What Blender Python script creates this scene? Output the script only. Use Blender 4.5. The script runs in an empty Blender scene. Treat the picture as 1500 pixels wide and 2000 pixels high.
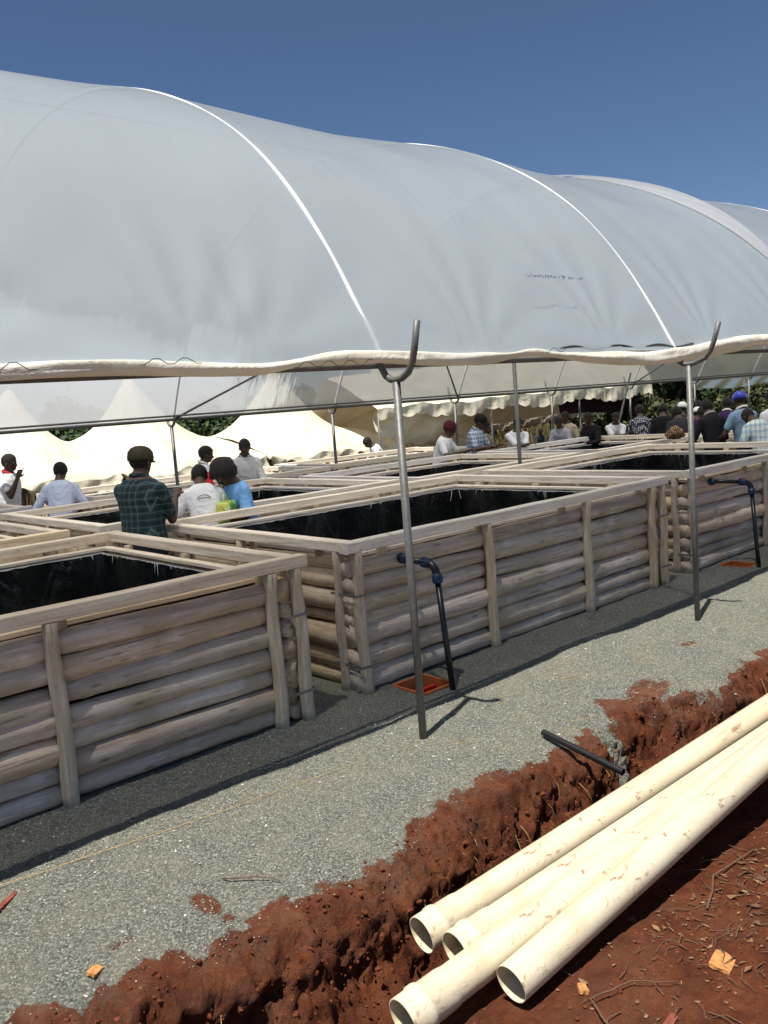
import bpy, bmesh, math, random
import numpy as np
from mathutils import Vector, Matrix
random.seed(7); RNG = np.random.default_rng(7)
C = bpy.context.scene.collection
SC = bpy.context.scene
PI = math.pi

# ------------------------------------------------------------------ camera
PITCH, ROLL, YAW, FPX = 0.121788509, -0.078930604, 0.853339001, 1690.6
cy, sy, cp, sp = math.cos(YAW), math.sin(YAW), math.cos(PITCH), math.sin(PITCH)
fw = Vector((cy*cp, sy*cp, -sp)); rt = Vector((sy, -cy, 0)); up = rt.cross(fw)
cr, sr = math.cos(ROLL), math.sin(ROLL)
r2 = rt*cr + up*sr; u2 = -rt*sr + up*cr
cam = bpy.data.cameras.new('camera'); cam_o = bpy.data.objects.new('camera', cam); C.objects.link(cam_o)
cam_o.matrix_world = Matrix(((r2.x, u2.x, -fw.x, 0), (r2.y, u2.y, -fw.y, 0), (r2.z, u2.z, -fw.z, 2.0), (0, 0, 0, 1)))
cam.sensor_fit = 'HORIZONTAL'; cam.sensor_width = 36; cam.lens = 36*FPX/1500
cam.clip_start = .05; cam.clip_end = 2000
SC.camera = cam_o
SC.render.resolution_x, SC.render.resolution_y = 768, 1024

# ------------------------------------------------------------------ light
to_sun = Vector((-.312, -.111, 1)).normalized()
EL = math.asin(to_sun.z)
w = bpy.data.worlds.new('World'); SC.world = w; w.use_nodes = True
nt = w.node_tree
sky = nt.nodes.new('ShaderNodeTexSky'); sky.sky_type = 'NISHITA'; sky.sun_disc = False
sky.sun_elevation = EL; sky.sun_rotation = math.atan2(to_sun.x, to_sun.y)
sky.altitude = 2600; sky.air_density = 1.15; sky.dust_density = 0.3; sky.ozone_density = 6.0
bg = nt.nodes['Background']; bg.inputs['Strength'].default_value = .060
nt.links.new(sky.outputs[0], bg.inputs[0])
sun = bpy.data.lights.new('sun', 'SUN'); sun.energy = 5.0; sun.angle = math.radians(.55); sun.color = (1, .94, .84)
sun_o = bpy.data.objects.new('sun', sun); C.objects.link(sun_o)
sun_o.rotation_euler = (-to_sun).to_track_quat('-Z', 'Y').to_euler()
SC.view_settings.view_transform = 'Standard'; SC.view_settings.look = 'None'
SC.view_settings.exposure = 0.45; SC.view_settings.gamma = 1
SC.cycles.max_bounces = 10; SC.cycles.transparent_max_bounces = 16; SC.cycles.transmission_bounces = 6
SC.cycles.diffuse_bounces = 4
try:
    SC.cycles.use_denoising = True
except Exception:
    pass

# ------------------------------------------------------------------ helpers
def tag(o, label=None, cat=None, group=None, kind=None):
    if label: o['label'] = label
    if cat: o['category'] = cat
    if group: o['group'] = group
    if kind: o['kind'] = kind
    return o

def empty(name, loc=(0, 0, 0), label=None, cat=None, group=None, rz=0):
    o = bpy.data.objects.new(name, None); C.objects.link(o); o.empty_display_size = .1
    o.location = loc; o.rotation_euler = (0, 0, rz)
    return tag(o, label, cat, group)

def link(name, me, mat=None, parent=None, smooth=False):
    o = bpy.data.objects.new(name, me); C.objects.link(o)
    if mat is not None:
        for m in (mat if isinstance(mat, (list, tuple)) else [mat]): me.materials.append(m)
    if smooth: me.polygons.foreach_set('use_smooth', [True]*len(me.polygons))
    if parent is not None: o.parent = parent
    return o

def from_arrays(name, V, F):
    me = bpy.data.meshes.new(name)
    V = np.asarray(V, dtype=np.float32)
    me.from_pydata(V.tolist() if not isinstance(V, list) else V, [], [tuple(int(i) for i in f) for f in F])
    me.update()
    return me

class MB:
    """collects rings, boxes and tubes into one mesh, with a per-vertex 'tint'"""
    def __init__(s): s.v = []; s.f = []; s.t = []
    def add(s, V, F, tint=.5):
        n = len(s.v); s.v += [tuple(p) for p in V]; s.f += [tuple(i+n for i in f) for f in F]
        s.t += [tint]*len(V) if not hasattr(tint, '__len__') else list(tint)
    def box(s, lo, hi, tint=.5, jit=0, M=None):
        x0, y0, z0 = lo; x1, y1, z1 = hi
        V = [Vector(p) for p in ((x0, y0, z0), (x1, y0, z0), (x1, y1, z0), (x0, y1, z0), (x0, y0, z1), (x1, y0, z1), (x1, y1, z1), (x0, y1, z1))]
        if jit: V = [p+Vector([random.uniform(-jit, jit) for _ in range(3)]) for p in V]
        if M is not None: V = [M @ p for p in V]
        s.add(V, [(0, 3, 2, 1), (4, 5, 6, 7), (0, 1, 5, 4), (1, 2, 6, 5), (2, 3, 7, 6), (3, 0, 4, 7)], tint)
    def tube(s, pts, rad, n=12, tint=.5, caps=True, squash=1.0, noise=0, side=None):
        pts = [Vector(p) for p in pts]; m = len(pts)
        rad = [rad]*m if not hasattr(rad, '__len__') else rad
        V = []; prev = side
        for i, p in enumerate(pts):
            t = (pts[min(i+1, m-1)]-pts[max(i-1, 0)])
            t = t.normalized() if t.length > 1e-9 else Vector((0, 0, 1))
            if prev is None: prev = Vector((0, 0, 1)) if abs(t.z) < .9 else Vector((0, 1, 0))
            a = (prev - t*prev.dot(t)).normalized(); prev = a; b = t.cross(a)
            for k in range(n):
                an = 2*PI*k/n; r = rad[i]*(1+(random.uniform(-noise, noise) if noise else 0))
                V.append(p+a*(math.cos(an)*r)+b*(math.sin(an)*r*squash))
        F = [(i*n+k, i*n+(k+1) % n, (i+1)*n+(k+1) % n, (i+1)*n+k) for i in range(m-1) for k in range(n)]
        if caps: F += [tuple(reversed(range(n))), tuple((m-1)*n+k for k in range(n))]
        s.add(V, F, tint)
    def build(s, name, mat, parent=None, smooth=False, off=None):
        v = s.v if off is None else [(a-off[0], b-off[1], c-off[2]) for a, b, c in s.v]
        me = bpy.data.meshes.new(name); me.from_pydata([tuple(p) for p in v], [], s.f); me.update()
        at = me.attributes.new('tint', 'FLOAT', 'POINT'); at.data.foreach_set('value', s.t)
        return link(name, me, mat, parent, smooth)

# value noise -------------------------------------------------------------
_P = RNG.random((256, 256))
def vnoise(x, y):
    xi = np.floor(x).astype(int); yi = np.floor(y).astype(int); fx = x-xi; fy = y-yi
    fx = fx*fx*(3-2*fx); fy = fy*fy*(3-2*fy)
    g = lambda a, b: _P[a % 256, b % 256]
    return (g(xi, yi)*(1-fx)+g(xi+1, yi)*fx)*(1-fy)+(g(xi, yi+1)*(1-fx)+g(xi+1, yi+1)*fx)*fy
def fbm(x, y, o=4, gain=.5):
    s = 0; a = 1; t = 0
    for i in range(o):
        s = s+a*(vnoise(x*2**i+17*i, y*2**i+31*i)-.5); t += a; a *= gain
    return s/t*2
def sstep(a, b, x):
    t = np.clip((x-a)/(b-a), 0, 1); return t*t*(3-2*t)

# ------------------------------------------------------------------ materials
def mat_new(name):
    m = bpy.data.materials.new(name); m.use_nodes = True
    n = m.node_tree.nodes; l = m.node_tree.links
    return m, n, l, n['Principled BSDF']
def N(n, t, **k):
    o = n.new(t)
    for a, b in k.items():
        if a in o.inputs.keys() if hasattr(o.inputs, 'keys') else False: o.inputs[a].default_value = b
        else: setattr(o, a, b)
    return o
def noise(n, l, vec, scale, detail=4, rough=.55, dist=0):
    o = n.new('ShaderNodeTexNoise'); o.inputs['Scale'].default_value = scale; o.inputs['Detail'].default_value = detail
    o.inputs['Roughness'].default_value = rough; o.inputs['Distortion'].default_value = dist
    if vec is not None: l.new(vec, o.inputs['Vector'])
    return o.outputs['Fac']
def ramp(n, l, fac, stops):
    o = n.new('ShaderNodeValToRGB'); e = o.color_ramp.elements
    while len(e) < len(stops): e.new(.5)
    for el, (p, c) in zip(e, stops): el.position = p; el.color = (*c, 1) if len(c) == 3 else c
    l.new(fac, o.inputs[0]); return o.outputs[0]
def mixc(n, l, fac, a, b, mode='MIX'):
    o = n.new('ShaderNodeMix'); o.data_type = 'RGBA'; o.blend_type = mode
    for s, v in ((o.inputs[0], fac), (o.inputs[6], a), (o.inputs[7], b)):
        if isinstance(v, (float, int)): s.default_value = v
        elif isinstance(v, tuple): s.default_value = (*v, 1)
        else: l.new(v, s)
    return o.outputs[2]
def math_(n, l, op, a, b=None, c=None):
    o = n.new('ShaderNodeMath'); o.operation = op
    for s, v in zip(o.inputs, (a, b, c)):
        if v is None: continue
        if isinstance(v, (float, int)): s.default_value = v
        else: l.new(v, s)
    return o.outputs[0]
def coords(n, l, scale=(1, 1, 1), kind='Object'):
    t = n.new('ShaderNodeTexCoord'); m = n.new('ShaderNodeMapping'); m.inputs['Scale'].default_value = scale
    l.new(t.outputs[kind], m.inputs[0]); return m.outputs[0]
def bump(n, l, b, h, strength, dist, prev=None):
    o = n.new('ShaderNodeBump'); o.inputs['Strength'].default_value = strength; o.inputs['Distance'].default_value = dist
    l.new(h, o.inputs['Height'])
    if prev is not None: l.new(prev, o.inputs['Normal'])
    l.new(o.outputs[0], b.inputs['Normal']); return o.outputs[0]
def attr(n, name):
    a = n.new('ShaderNodeAttribute'); a.attribute_name = name; return a.outputs['Fac']

def simple(name, col, rough=.6, metal=0, var=.12, scale=30, bs=.15, spec=None):
    m, n, l, b = mat_new(name); v = coords(n, l)
    f = noise(n, l, v, scale, 5)
    c = ramp(n, l, f, [(.3, tuple(x*(1-var) for x in col)), (.7, tuple(min(1, x*(1+var)) for x in col))])
    l.new(c, b.inputs['Base Color']); b.inputs['Roughness'].default_value = rough; b.inputs['Metallic'].default_value = metal
    if spec is not None: b.inputs['Specular IOR Level'].default_value = spec
    bump(n, l, b, f, bs, .01)
    return m

def wood_mat(name, axis, c0, c1, c2, streak=1.0, grime=.5):
    """weathered limewashed timber with grain along one axis"""
    m, n, l, b = mat_new(name)
    sc = [26.0, 26.0, 26.0]; sc[axis] = 1.6
    v = coords(n, l, tuple(sc)); vv = coords(n, l)
    g = noise(n, l, v, 1.0, 6, .6, .6)
    big = noise(n, l, vv, 2.3, 5, .6, .8)
    sm = noise(n, l, vv, 14, 5, .65)
    t = attr(n, 'tint')
    c = ramp(n, l, g, [(.28, c0), (.5, c1), (.72, c2)])
    c = mixc(n, l, ramp(n, l, big, [(.38, (0, 0, 0)), (.62, (1, 1, 1))]), c, tuple(x*.74 for x in c1[:2])+(c1[2]*.66,), 'MIX') if grime > .3 else c
    tt = ramp(n, l, t, [(0, (.66, .61, .58)), (.28, (.98, .97, .97)), (.5, (1.12, 1.03, .90)), (.72, (.86, .87, .93)), (1, (1.25, 1.21, 1.14))])
    c = mixc(n, l, 1.0, c, tt, 'MULTIPLY')
    dark = ramp(n, l, sm, [(.60, (0, 0, 0)), (.74, (1, 1, 1))])
    c = mixc(n, l, math_(n, l, 'MULTIPLY', dark, .35), c, (.12, .085, .06))
    vk = n.new('ShaderNodeTexVoronoi'); vk.inputs['Scale'].default_value = 1.0; ks = [11.0, 11.0, 11.0]; ks[axis] = 3.2
    l.new(coords(n, l, tuple(ks)), vk.inputs['Vector']); kn = ramp(n, l, vk.outputs['Distance'], [(.05, (1, 1, 1)), (.16, (0, 0, 0))])
    c = mixc(n, l, math_(n, l, 'MULTIPLY', kn, .6 if grime > .3 else .3), c, (.16, .10, .06))
    # long fine checks in the wood
    sc2 = [60.0, 60.0, 60.0]; sc2[axis] = 2.2
    ck = noise(n, l, coords(n, l, tuple(sc2)), 1.0, 3, .5, .3)
    ckr = ramp(n, l, ck, [(.30, (1, 1, 1)), (.36, (0, 0, 0))])
    c = mixc(n, l, math_(n, l, 'MULTIPLY', ckr, .55*streak), c, (.06, .045, .035))
    l.new(c, b.inputs['Base Color']); b.inputs['Roughness'].default_value = .82; b.inputs['Specular IOR Level'].default_value = .25
    p = bump(n, l, b, g, .8, .010)
    p = bump(n, l, b, ckr, -.5, .004, p) if False else p
    bump(n, l, b, sm, .7, .012, p)
    return m

M = {}
LC = ((.36, .27, .20), (.71, .595, .495), (.87, .80, .70))
M['log_x'] = wood_mat('limewashed log', 0, *LC)
M['log_y'] = wood_mat('limewashed log end wall', 1, (.38, .27, .17), (.66, .54, .40), (.82, .73, .60))
PC = ((.36, .29, .21), (.62, .53, .41), (.78, .70, .58))
M['post'] = wood_mat('pole wood', 2, *PC)
RC = ((.60, .56, .49), (.78, .74, .67), (.87, .84, .78))
M['rail_x'] = wood_mat('painted rail', 0, *RC, streak=.35, grime=0)
M['rail_y'] = wood_mat('painted rail cross', 1, *RC, streak=.35, grime=0)
TC = ((.55, .45, .32), (.74, .64, .50), (.84, .78, .68))
M['rail_tan_x'] = wood_mat('bare rail', 0, *TC, streak=.4, grime=0)
M['rail_tan_y'] = wood_mat('bare rail cross', 1, *TC, streak=.4, grime=0)
M['steel'] = simple('galvanised steel', (.15, .15, .145), .52, .4, .22, 40, .05)
M['steel_dull'] = simple('dull steel strap', (.22, .22, .22), .6, .5, .3, 40, .05)
M['black_pe'] = simple('black polyethylene', (.012, .012, .014), .32, 0, .2, 30, .02)
M['blue_pe'] = simple('blue compression nut', (.012, .035, .085), .38, 0, .2, 30, .03)
M['orange'] = simple('orange pit lining', (.47, .13, .035), .6, 0, .2, 12, .2)
M['red_plastic'] = simple('red plastic', (.55, .02, .015), .35, 0, .1, 20, .02)
M['drip'] = simple('white paint', (.72, .71, .67), .6, 0, .1, 60, .1)
M['glare'] = simple('white tape', (.86, .86, .84), .35, 0, .03, 20, .02)  # sunlight along the galvanised hoops, put into a pale pipe colour
M['wire'] = simple('spring wire', (.07, .075, .08), .5, .5, .1, 20, .02)
M['chip'] = simple('fresh wood chip', (.50, .23, .075), .85, 0, .35, 45, .9)
M['bark'] = simple('red bark', (.20, .05, .028), .85, 0, .4, 60, .6)
M['twig'] = simple('dry twig', (.13, .07, .04), .85, 0, .3, 90, .4)
M['straw'] = simple('straw', (.50, .34, .13), .8, 0, .2, 80, .3)

def liner_mat():
    m, n, l, b = mat_new('black pond liner'); v = coords(n, l, (1, 1, .35))
    f = noise(n, l, v, 5, 4, .5, 1.2); f2 = noise(n, l, coords(n, l), 26, 3)
    d = ramp(n, l, noise(n, l, coords(n, l), 3, 5), [(.45, (.008, .009, .009)), (.75, (.022, .023, .021))])
    l.new(d, b.inputs['Base Color']); b.inputs['Roughness'].default_value = .27
    p = bump(n, l, b, f, .7, .08); bump(n, l, b, f2, .2, .01, p); return m
M['liner'] = liner_mat()

def sheet_mat(name, transp=.165, tcol=(.97, .97, .96), dcol=(.73, .88, 1.0)):
    m = bpy.data.materials.new(name); m.use_nodes = True; n = m.node_tree.nodes; l = m.node_tree.links
    n.clear(); out = n.new('ShaderNodeOutputMaterial')
    v = coords(n, l, (1, 1, 1))
    cl = noise(n, l, coords(n, l, (.5, 1.4, 1.4)), 1.1, 5, .6, .4)
    fine = noise(n, l, coords(n, l, (3, .8, .8)), 2.2, 4, .5, .5)
    bp = n.new('ShaderNodeBump'); bp.inputs['Strength'].default_value = .16; bp.inputs['Distance'].default_value = .03; l.new(fine, bp.inputs['Height'])
    tr = n.new('ShaderNodeBsdfTransparent'); tr.inputs[0].default_value = (.95, .97, 1, 1)
    tl = n.new('ShaderNodeBsdfTranslucent'); tl.inputs[0].default_value = (*tcol, 1); l.new(bp.outputs[0], tl.inputs['Normal'])
    df = n.new('ShaderNodeBsdfDiffuse'); l.new(bp.outputs[0], df.inputs['Normal'])
    l.new(ramp(n, l, cl, [(.3, tuple(x*.93 for x in dcol)), (.7, dcol)]), df.inputs[0])
    gl = n.new('ShaderNodeBsdfGlossy'); gl.inputs['Roughness'].default_value = .28; l.new(bp.outputs[0], gl.inputs['Normal'])
    m1 = n.new('ShaderNodeMixShader'); m1.inputs[0].default_value = .34; l.new(tl.outputs[0], m1.inputs[1]); l.new(df.outputs[0], m1.inputs[2])
    fr = n.new('ShaderNodeFresnel'); fr.inputs[0].default_value = 1.45; l.new(bp.outputs[0], fr.inputs['Normal'])
    m2 = n.new('ShaderNodeMixShader'); l.new(math_(n, l, 'MULTIPLY', fr.outputs[0], .8), m2.inputs[0]); l.new(m1.outputs[0], m2.inputs[1]); l.new(gl.outputs[0], m2.inputs[2])
    m3 = n.new('ShaderNodeMixShader')
    tf = math_(n, l, 'MULTIPLY_ADD', cl, .06, transp-.03)
    l.new(tf, m3.inputs[0]); l.new(m2.outputs[0], m3.inputs[1]); l.new(tr.outputs[0], m3.inputs[2])
    l.new(m3.outputs[0], out.inputs[0]); return m
M['sheet'] = sheet_mat('greenhouse film')
M['flap'] = sheet_mat('doubled greenhouse film', .03, (.9, .92, .95), (.86, .88, .9))

def cloth_mat(name, col, transl=.25, tcol=(.8, .7, .5)):
    m = bpy.data.materials.new(name); m.use_nodes = True; n = m.node_tree.nodes; l = m.node_tree.links
    n.clear(); out = n.new('ShaderNodeOutputMaterial')
    f = noise(n, l, coords(n, l), 2.2, 6, .6, .7); f2 = noise(n, l, coords(n, l), 9, 4)
    c = ramp(n, l, f, [(.32, tuple(x*.82 for x in col[:2])+(col[2]*.74,)), (.6, col)])
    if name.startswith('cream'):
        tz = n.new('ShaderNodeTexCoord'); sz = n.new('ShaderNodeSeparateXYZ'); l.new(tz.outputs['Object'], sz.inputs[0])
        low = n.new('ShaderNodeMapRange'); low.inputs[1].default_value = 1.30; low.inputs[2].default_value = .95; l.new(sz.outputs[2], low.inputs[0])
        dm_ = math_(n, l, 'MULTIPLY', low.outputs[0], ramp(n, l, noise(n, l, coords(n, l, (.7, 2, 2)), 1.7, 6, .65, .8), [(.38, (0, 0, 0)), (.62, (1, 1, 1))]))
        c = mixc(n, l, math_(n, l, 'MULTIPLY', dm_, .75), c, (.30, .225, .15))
    bp = n.new('ShaderNodeBump'); bp.inputs['Strength'].default_value = .6; bp.inputs['Distance'].default_value = .08; l.new(f, bp.inputs['Height'])
    df = n.new('ShaderNodeBsdfDiffuse'); l.new(c, df.inputs[0]); l.new(bp.outputs[0], df.inputs['Normal'])
    tl = n.new('ShaderNodeBsdfTranslucent'); tl.inputs[0].default_value = (*tcol, 1)
    mx = n.new('ShaderNodeMixShader'); mx.inputs[0].default_value = transl; l.new(df.outputs[0], mx.inputs[1]); l.new(tl.outputs[0], mx.inputs[2])
    l.new(mx.outputs[0], out.inputs[0]); return m
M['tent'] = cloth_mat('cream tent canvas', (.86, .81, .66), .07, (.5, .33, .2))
M['roll'] = cloth_mat('rolled film', (.88, .85, .76), .25, (.9, .85, .7))
M['curtain'] = cloth_mat('purple curtain', (.035, .018, .03), .05, (.1, .03, .05))

def pvc_mat():
    m, n, l, b = mat_new('cream pvc'); v = coords(n, l)
    s = noise(n, l, coords(n, l, (1.2, 9, 9)), 1.5, 6, .65, .5)
    c = ramp(n, l, s, [(.3, (.56, .46, .30)), (.48, (.70, .62, .44)), (.7, (.74, .67, .51))])
    d = noise(n, l, coords(n, l, (4, 7, 7)), 3.0, 7, .75, 1.0)
    dm = ramp(n, l, d, [(.57, (0, 0, 0)), (.62, (1, 1, 1))])
    k = noise(n, l, v, 1.3, 3)
    dm = math_(n, l, 'MULTIPLY', dm, ramp(n, l, k, [(.48, (0, 0, 0)), (.56, (1, 1, 1))]))
    c = mixc(n, l, math_(n, l, 'MULTIPLY', dm, .8), c, (.22, .10, .05))
    mud = ramp(n, l, noise(n, l, v, 4.5, 5, .7), [(.57, (0, 0, 0)), (.76, (1, 1, 1))])
    c = mixc(n, l, math_(n, l, 'MULTIPLY', mud, .32), c, (.48, .27, .12))
    l.new(c, b.inputs['Base Color']); b.inputs['Roughness'].default_value = .38
    bump(n, l, b, d, .12, .004); return m
M['pvc'] = pvc_mat()

def leaf_mat(name, c0, c1):
    m, n, l, b = mat_new(name)
    gi = n.new('ShaderNodeNewGeometry')
    c = ramp(n, l, gi.outputs['Random Per Island'], [(0, c0), (1, c1)])
    l.new(c, b.inputs['Base Color']); b.inputs['Roughness'].default_value = .6
    b.inputs['Specular IOR Level'].default_value = .3; return m
M['leaf'] = leaf_mat('dark foliage', (.018, .035, .012), (.06, .10, .03))
M['leaf2'] = leaf_mat('green scrub foliage', (.024, .034, .012), (.10, .105, .038))
M['grass'] = leaf_mat('dry grass', (.09, .085, .03), (.22, .17, .07))
M['litter'] = leaf_mat('leaf litter', (.07, .028, .015), (.30, .17, .085))
M['trunk'] = simple('bark', (.10, .075, .055), .9, 0, .3, 20, .5)

# ------------------------------------------------------------------ ground
def gauss(x, m, s): return np.exp(-((x-m)/s)**2)
def lip(X):
    pts = [(-50, 3.1), (.76, 3.12), (1.3, 3.05), (1.86, 2.93), (2.7, 3.03), (4.0, 3.10), (4.8, 3.18), (5.5, 2.9), (6.5, 3.0), (60, 3.0)]
    return np.interp(X, [p[0] for p in pts], [p[1] for p in pts])
def ground_z(X, Y):
    X = np.asarray(X, float); Y = np.asarray(Y, float)
    near = ((Y > .0) & (Y < 4.2))*1.0
    wob = fbm(X*2.2, Y*2.2, 4)*.10 + fbm(X*9, Y*4, 3)*.035
    s = lip(X)-.02+wob-Y
    base_near = -.19+.022*np.clip(X-2, -3, 8)
    prof = np.interp(s, [-.9, -.45, -.15, .02, .13, .24, .35, .45, .54, .64, .76, .92, 1.2], [0, -.02, -.055, -.11, -.22, -.38, -.53, -.60, -.58, -.40, -.20, -.06, 0])
    onnear = sstep(.5, .95, s)
    z = prof + onnear*base_near
    wall = sstep(.0, .12, s)*(1-sstep(.62, .85, s))
    z = z + wall*(-np.abs(fbm(X*4.5, Y*3, 5, .6))*.20+.05-np.abs(fbm(X*15, Y*13, 4, .6))*.09+fbm(X*38, Y*38, 3)*.03)
    z = z + sstep(.0, .1, s)*(fbm(X*4, Y*4, 4)*.022 + fbm(X*28, Y*28, 3)*.008)
    z = z + (1-sstep(-.1, .05, s))*(fbm(X*1.3, Y*1.3, 3)*.014 + fbm(X*5.5, Y*5.5, 3)*.010 + fbm(X*30, Y*30, 2)*.004)
    R = np.hypot(X, Y); az = np.degrees(np.arctan2(Y, X)); z = z + sstep(34, 120, R)*7.0*(.75+.5*fbm(X*.03, Y*.03, 2))*(1-sstep(30, 42, np.abs(az-5)))
    return z
def build_ground():
    xs = np.concatenate([[-600, -300, -120, -60, -30, -15, -8, -4, -2], np.arange(-1, 8, .018), np.arange(8, 16, .06), np.arange(16, 30, .5), np.arange(30, 150, 4), [170, 220, 300, 450, 650]])
    ys = np.concatenate([[-600, -300, -120, -60, -30, -15, -8, -4, -2, -1], np.arange(0, 1.2, .06), np.arange(1.2, 3.5, .014), np.arange(3.5, 4.7, .03), np.arange(4.7, 14, .25), np.arange(14, 34, 1), np.arange(34, 150, 4), [170, 220, 300, 450, 650]])
    X, Y = np.meshgrid(xs, ys, indexing='ij'); Z = ground_z(X, Y)
    # the two inspection pits are holes dug in the gravel
    nx, ny = X.shape
    dep = sstep(-.20, -.42, Z)*(Y > 2.4)*(Y > lip(X)-.42)*(np.hypot(X, Y) < 30)
    YY = Y + dep*(.09+fbm(X*3+9, Z*4, 3)*.06) + sstep(-.05, -.2, Z)*(Y > lip(X)-.42)*(fbm(X*5, Z*9+3, 4)*.05+fbm(X*21, Z*28+3, 3)*.022)
    XX = X + dep*fbm(X*6+3, Z*8, 3)*.02
    V = np.stack([XX, YY, Z], -1).reshape(-1, 3)
    i = np.arange(nx-1)[:, None]*ny+np.arange(ny-1)[None]
    F = np.stack([i, i+ny, i+ny+1, i+1], -1).reshape(-1, 4)
    me = bpy.data.meshes.new('ground')
    me.vertices.add(len(V)); me.vertices.foreach_set('co', V.ravel().astype(np.float32))
    cxc = (X[:-1, :-1]+X[1:, 1:]).ravel()/2; cyc = (Y[:-1, :-1]+Y[1:, 1:]).ravel()/2
    keep = np.ones(len(F), bool)
    for (a, b, c_, d) in PITS: keep &= ~((cxc > a) & (cxc < b) & (cyc > c_) & (cyc < d))
    F = F[keep]
    me.loops.add(F.size); me.loops.foreach_set('vertex_index', F.ravel().astype(np.int32))
    me.polygons.add(len(F)); me.polygons.foreach_set('loop_start', (np.arange(len(F))*4).astype(np.int32))
    me.polygons.foreach_set('loop_total', np.full(len(F), 4, np.int32)); me.update(calc_edges=True)
    # where the gravel lies: a spread with a ragged edge, spilling down in places
    e = lip(X)+.02+fbm(X*1.7+5, Y*.6, 3)*.16+fbm(X*6, Y*6, 3)*.10+fbm(X*22, Y*22, 2)*.045
    g = sstep(-.05, .05, Y-e)
    for (a, b, rx, ry, k) in ((1.62, 3.22, .05, .10, -1), (5.05, 3.20, .22, .12, -1), (5.9, 3.02, .3, .1, .6), (4.35, 2.92, .10, .22, 1), (6.05, 3.45, .12, .05, -.8), (1.25, 3.25, .09, .05, -.7)):
        g = g + k*np.exp(-(((X-a)/rx)**2+((Y-b)/ry)**2)**1.5)*(1+.8*fbm(X*14, Y*14, 3))
    g = np.clip(g, 0, 1)*(Y < 15.2+fbm(X*.5, Y*.5, 2)*1.5)
    at = me.attributes.new('dust', 'FLOAT', 'POINT'); at.data.foreach_set('value', (sstep(-.30, .05, Y-e+fbm(X*3, Y*3, 4)*.2)*(Y > 2.3)*(Y < 15)).ravel().astype(np.float32))
    at = me.attributes.new('gravel', 'FLOAT', 'POINT'); at.data.foreach_set('value', g.ravel().astype(np.float32))
    gr = sstep(22, 30, np.hypot(X, Y)+fbm(X*.3, Y*.3, 3)*6)
    at = me.attributes.new('grass', 'FLOAT', 'POINT'); at.data.foreach_set('value', gr.ravel().astype(np.float32))
    m, n, l, b = mat_new('gravel and red earth'); v = coords(n, l)
    vo = n.new('ShaderNodeTexVoronoi'); vo.inputs['Scale'].default_value = 135; l.new(v, vo.inputs['Vector'])
    sep = n.new('ShaderNodeSeparateColor'); l.new(vo.outputs['Color'], sep.inputs[0])
    gc = ramp(n, l, sep.outputs[0], [(0, (.115, .125, .105)), (.45, (.225, .238, .20)), (.8, (.335, .345, .295)), (1, (.56, .55, .48))])
    patch = noise(n, l, v, 2.6, 5, .6, .5)
    gc = mixc(n, l, ramp(n, l, patch, [(.40, (0, 0, 0)), (.60, (1, 1, 1))]), gc, mixc(n, l, .33, gc, (.40, .36, .27)))
    sn = noise(n, l, v, 7, 8, .72, .4); sf = noise(n, l, v, 60, 6, .75)
    sc_ = ramp(n, l, sn, [(.26, (.060, .018, .011)), (.42, (.155, .045, .020)), (.58, (.25, .077, .031)), (.76, (.35, .145, .065))])
    sc_ = mixc(n, l, ramp(n, l, sf, [(.35, (0, 0, 0)), (.75, (1, 1, 1))]), mixc(n, l, .5, sc_, (.07, .02, .01)), sc_)
    du = noise(n, l, v, 3.1, 7, .7, 1.0)
    sc_ = mixc(n, l, ramp(n, l, du, [(.50, (0, 0, 0)), (.70, (.35, .35, .35))]), sc_, (.20, .11, .07))
    sc_ = mixc(n, l, math_(n, l, 'MULTIPLY', attr(n, 'dust'), ramp(n, l, noise(n, l, v, 11, 6, .7), [(.42, (0, 0, 0)), (.75, (.6, .6, .6))])), sc_, (.25, .19, .14))
    ed = math_(n, l, 'ADD', attr(n, 'gravel'), math_(n, l, 'MULTIPLY_ADD', noise(n, l, v, 90, 4, .8), 1.5, -.75))
    msk = ramp(n, l, ed, [(.42, (0, 0, 0)), (.58, (1, 1, 1))])
    gv = n.new('ShaderNodeTexNoise'); gv.inputs['Scale'].default_value = 1.4; gv.inputs['Detail'].default_value = 8; l.new(v, gv.inputs['Vector'])
    gcol = ramp(n, l, gv.outputs['Fac'], [(.3, (.045, .062, .018)), (.55, (.10, .10, .04)), (.75, (.19, .12, .06))])
    c = mixc(n, l, msk, sc_, gc); c = mixc(n, l, attr(n, 'grass'), c, gcol)
    l.new(c, b.inputs['Base Color']); b.inputs['Roughness'].default_value = .92; b.inputs['Specular IOR Level'].default_value = .2
    p = bump(n, l, b, math_(n, l, 'MULTIPLY', vo.outputs['Distance'], msk), .9, -.010)
    p = bump(n, l, b, sn, .9, .05, p); p = bump(n, l, b, noise(n, l, v, 24, 8, .8), .9, .03, p); bump(n, l, b, sf, .9, .014, p)
    o = link('ground', me, m); me.polygons.foreach_set('use_smooth', [True]*len(me.polygons))
    tag(o, kind='structure'); return o
PITS = [(3.93, 4.23, 4.24, 4.55), (8.74, 9.0, 4.27, 4.57)]
build_ground()

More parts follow.
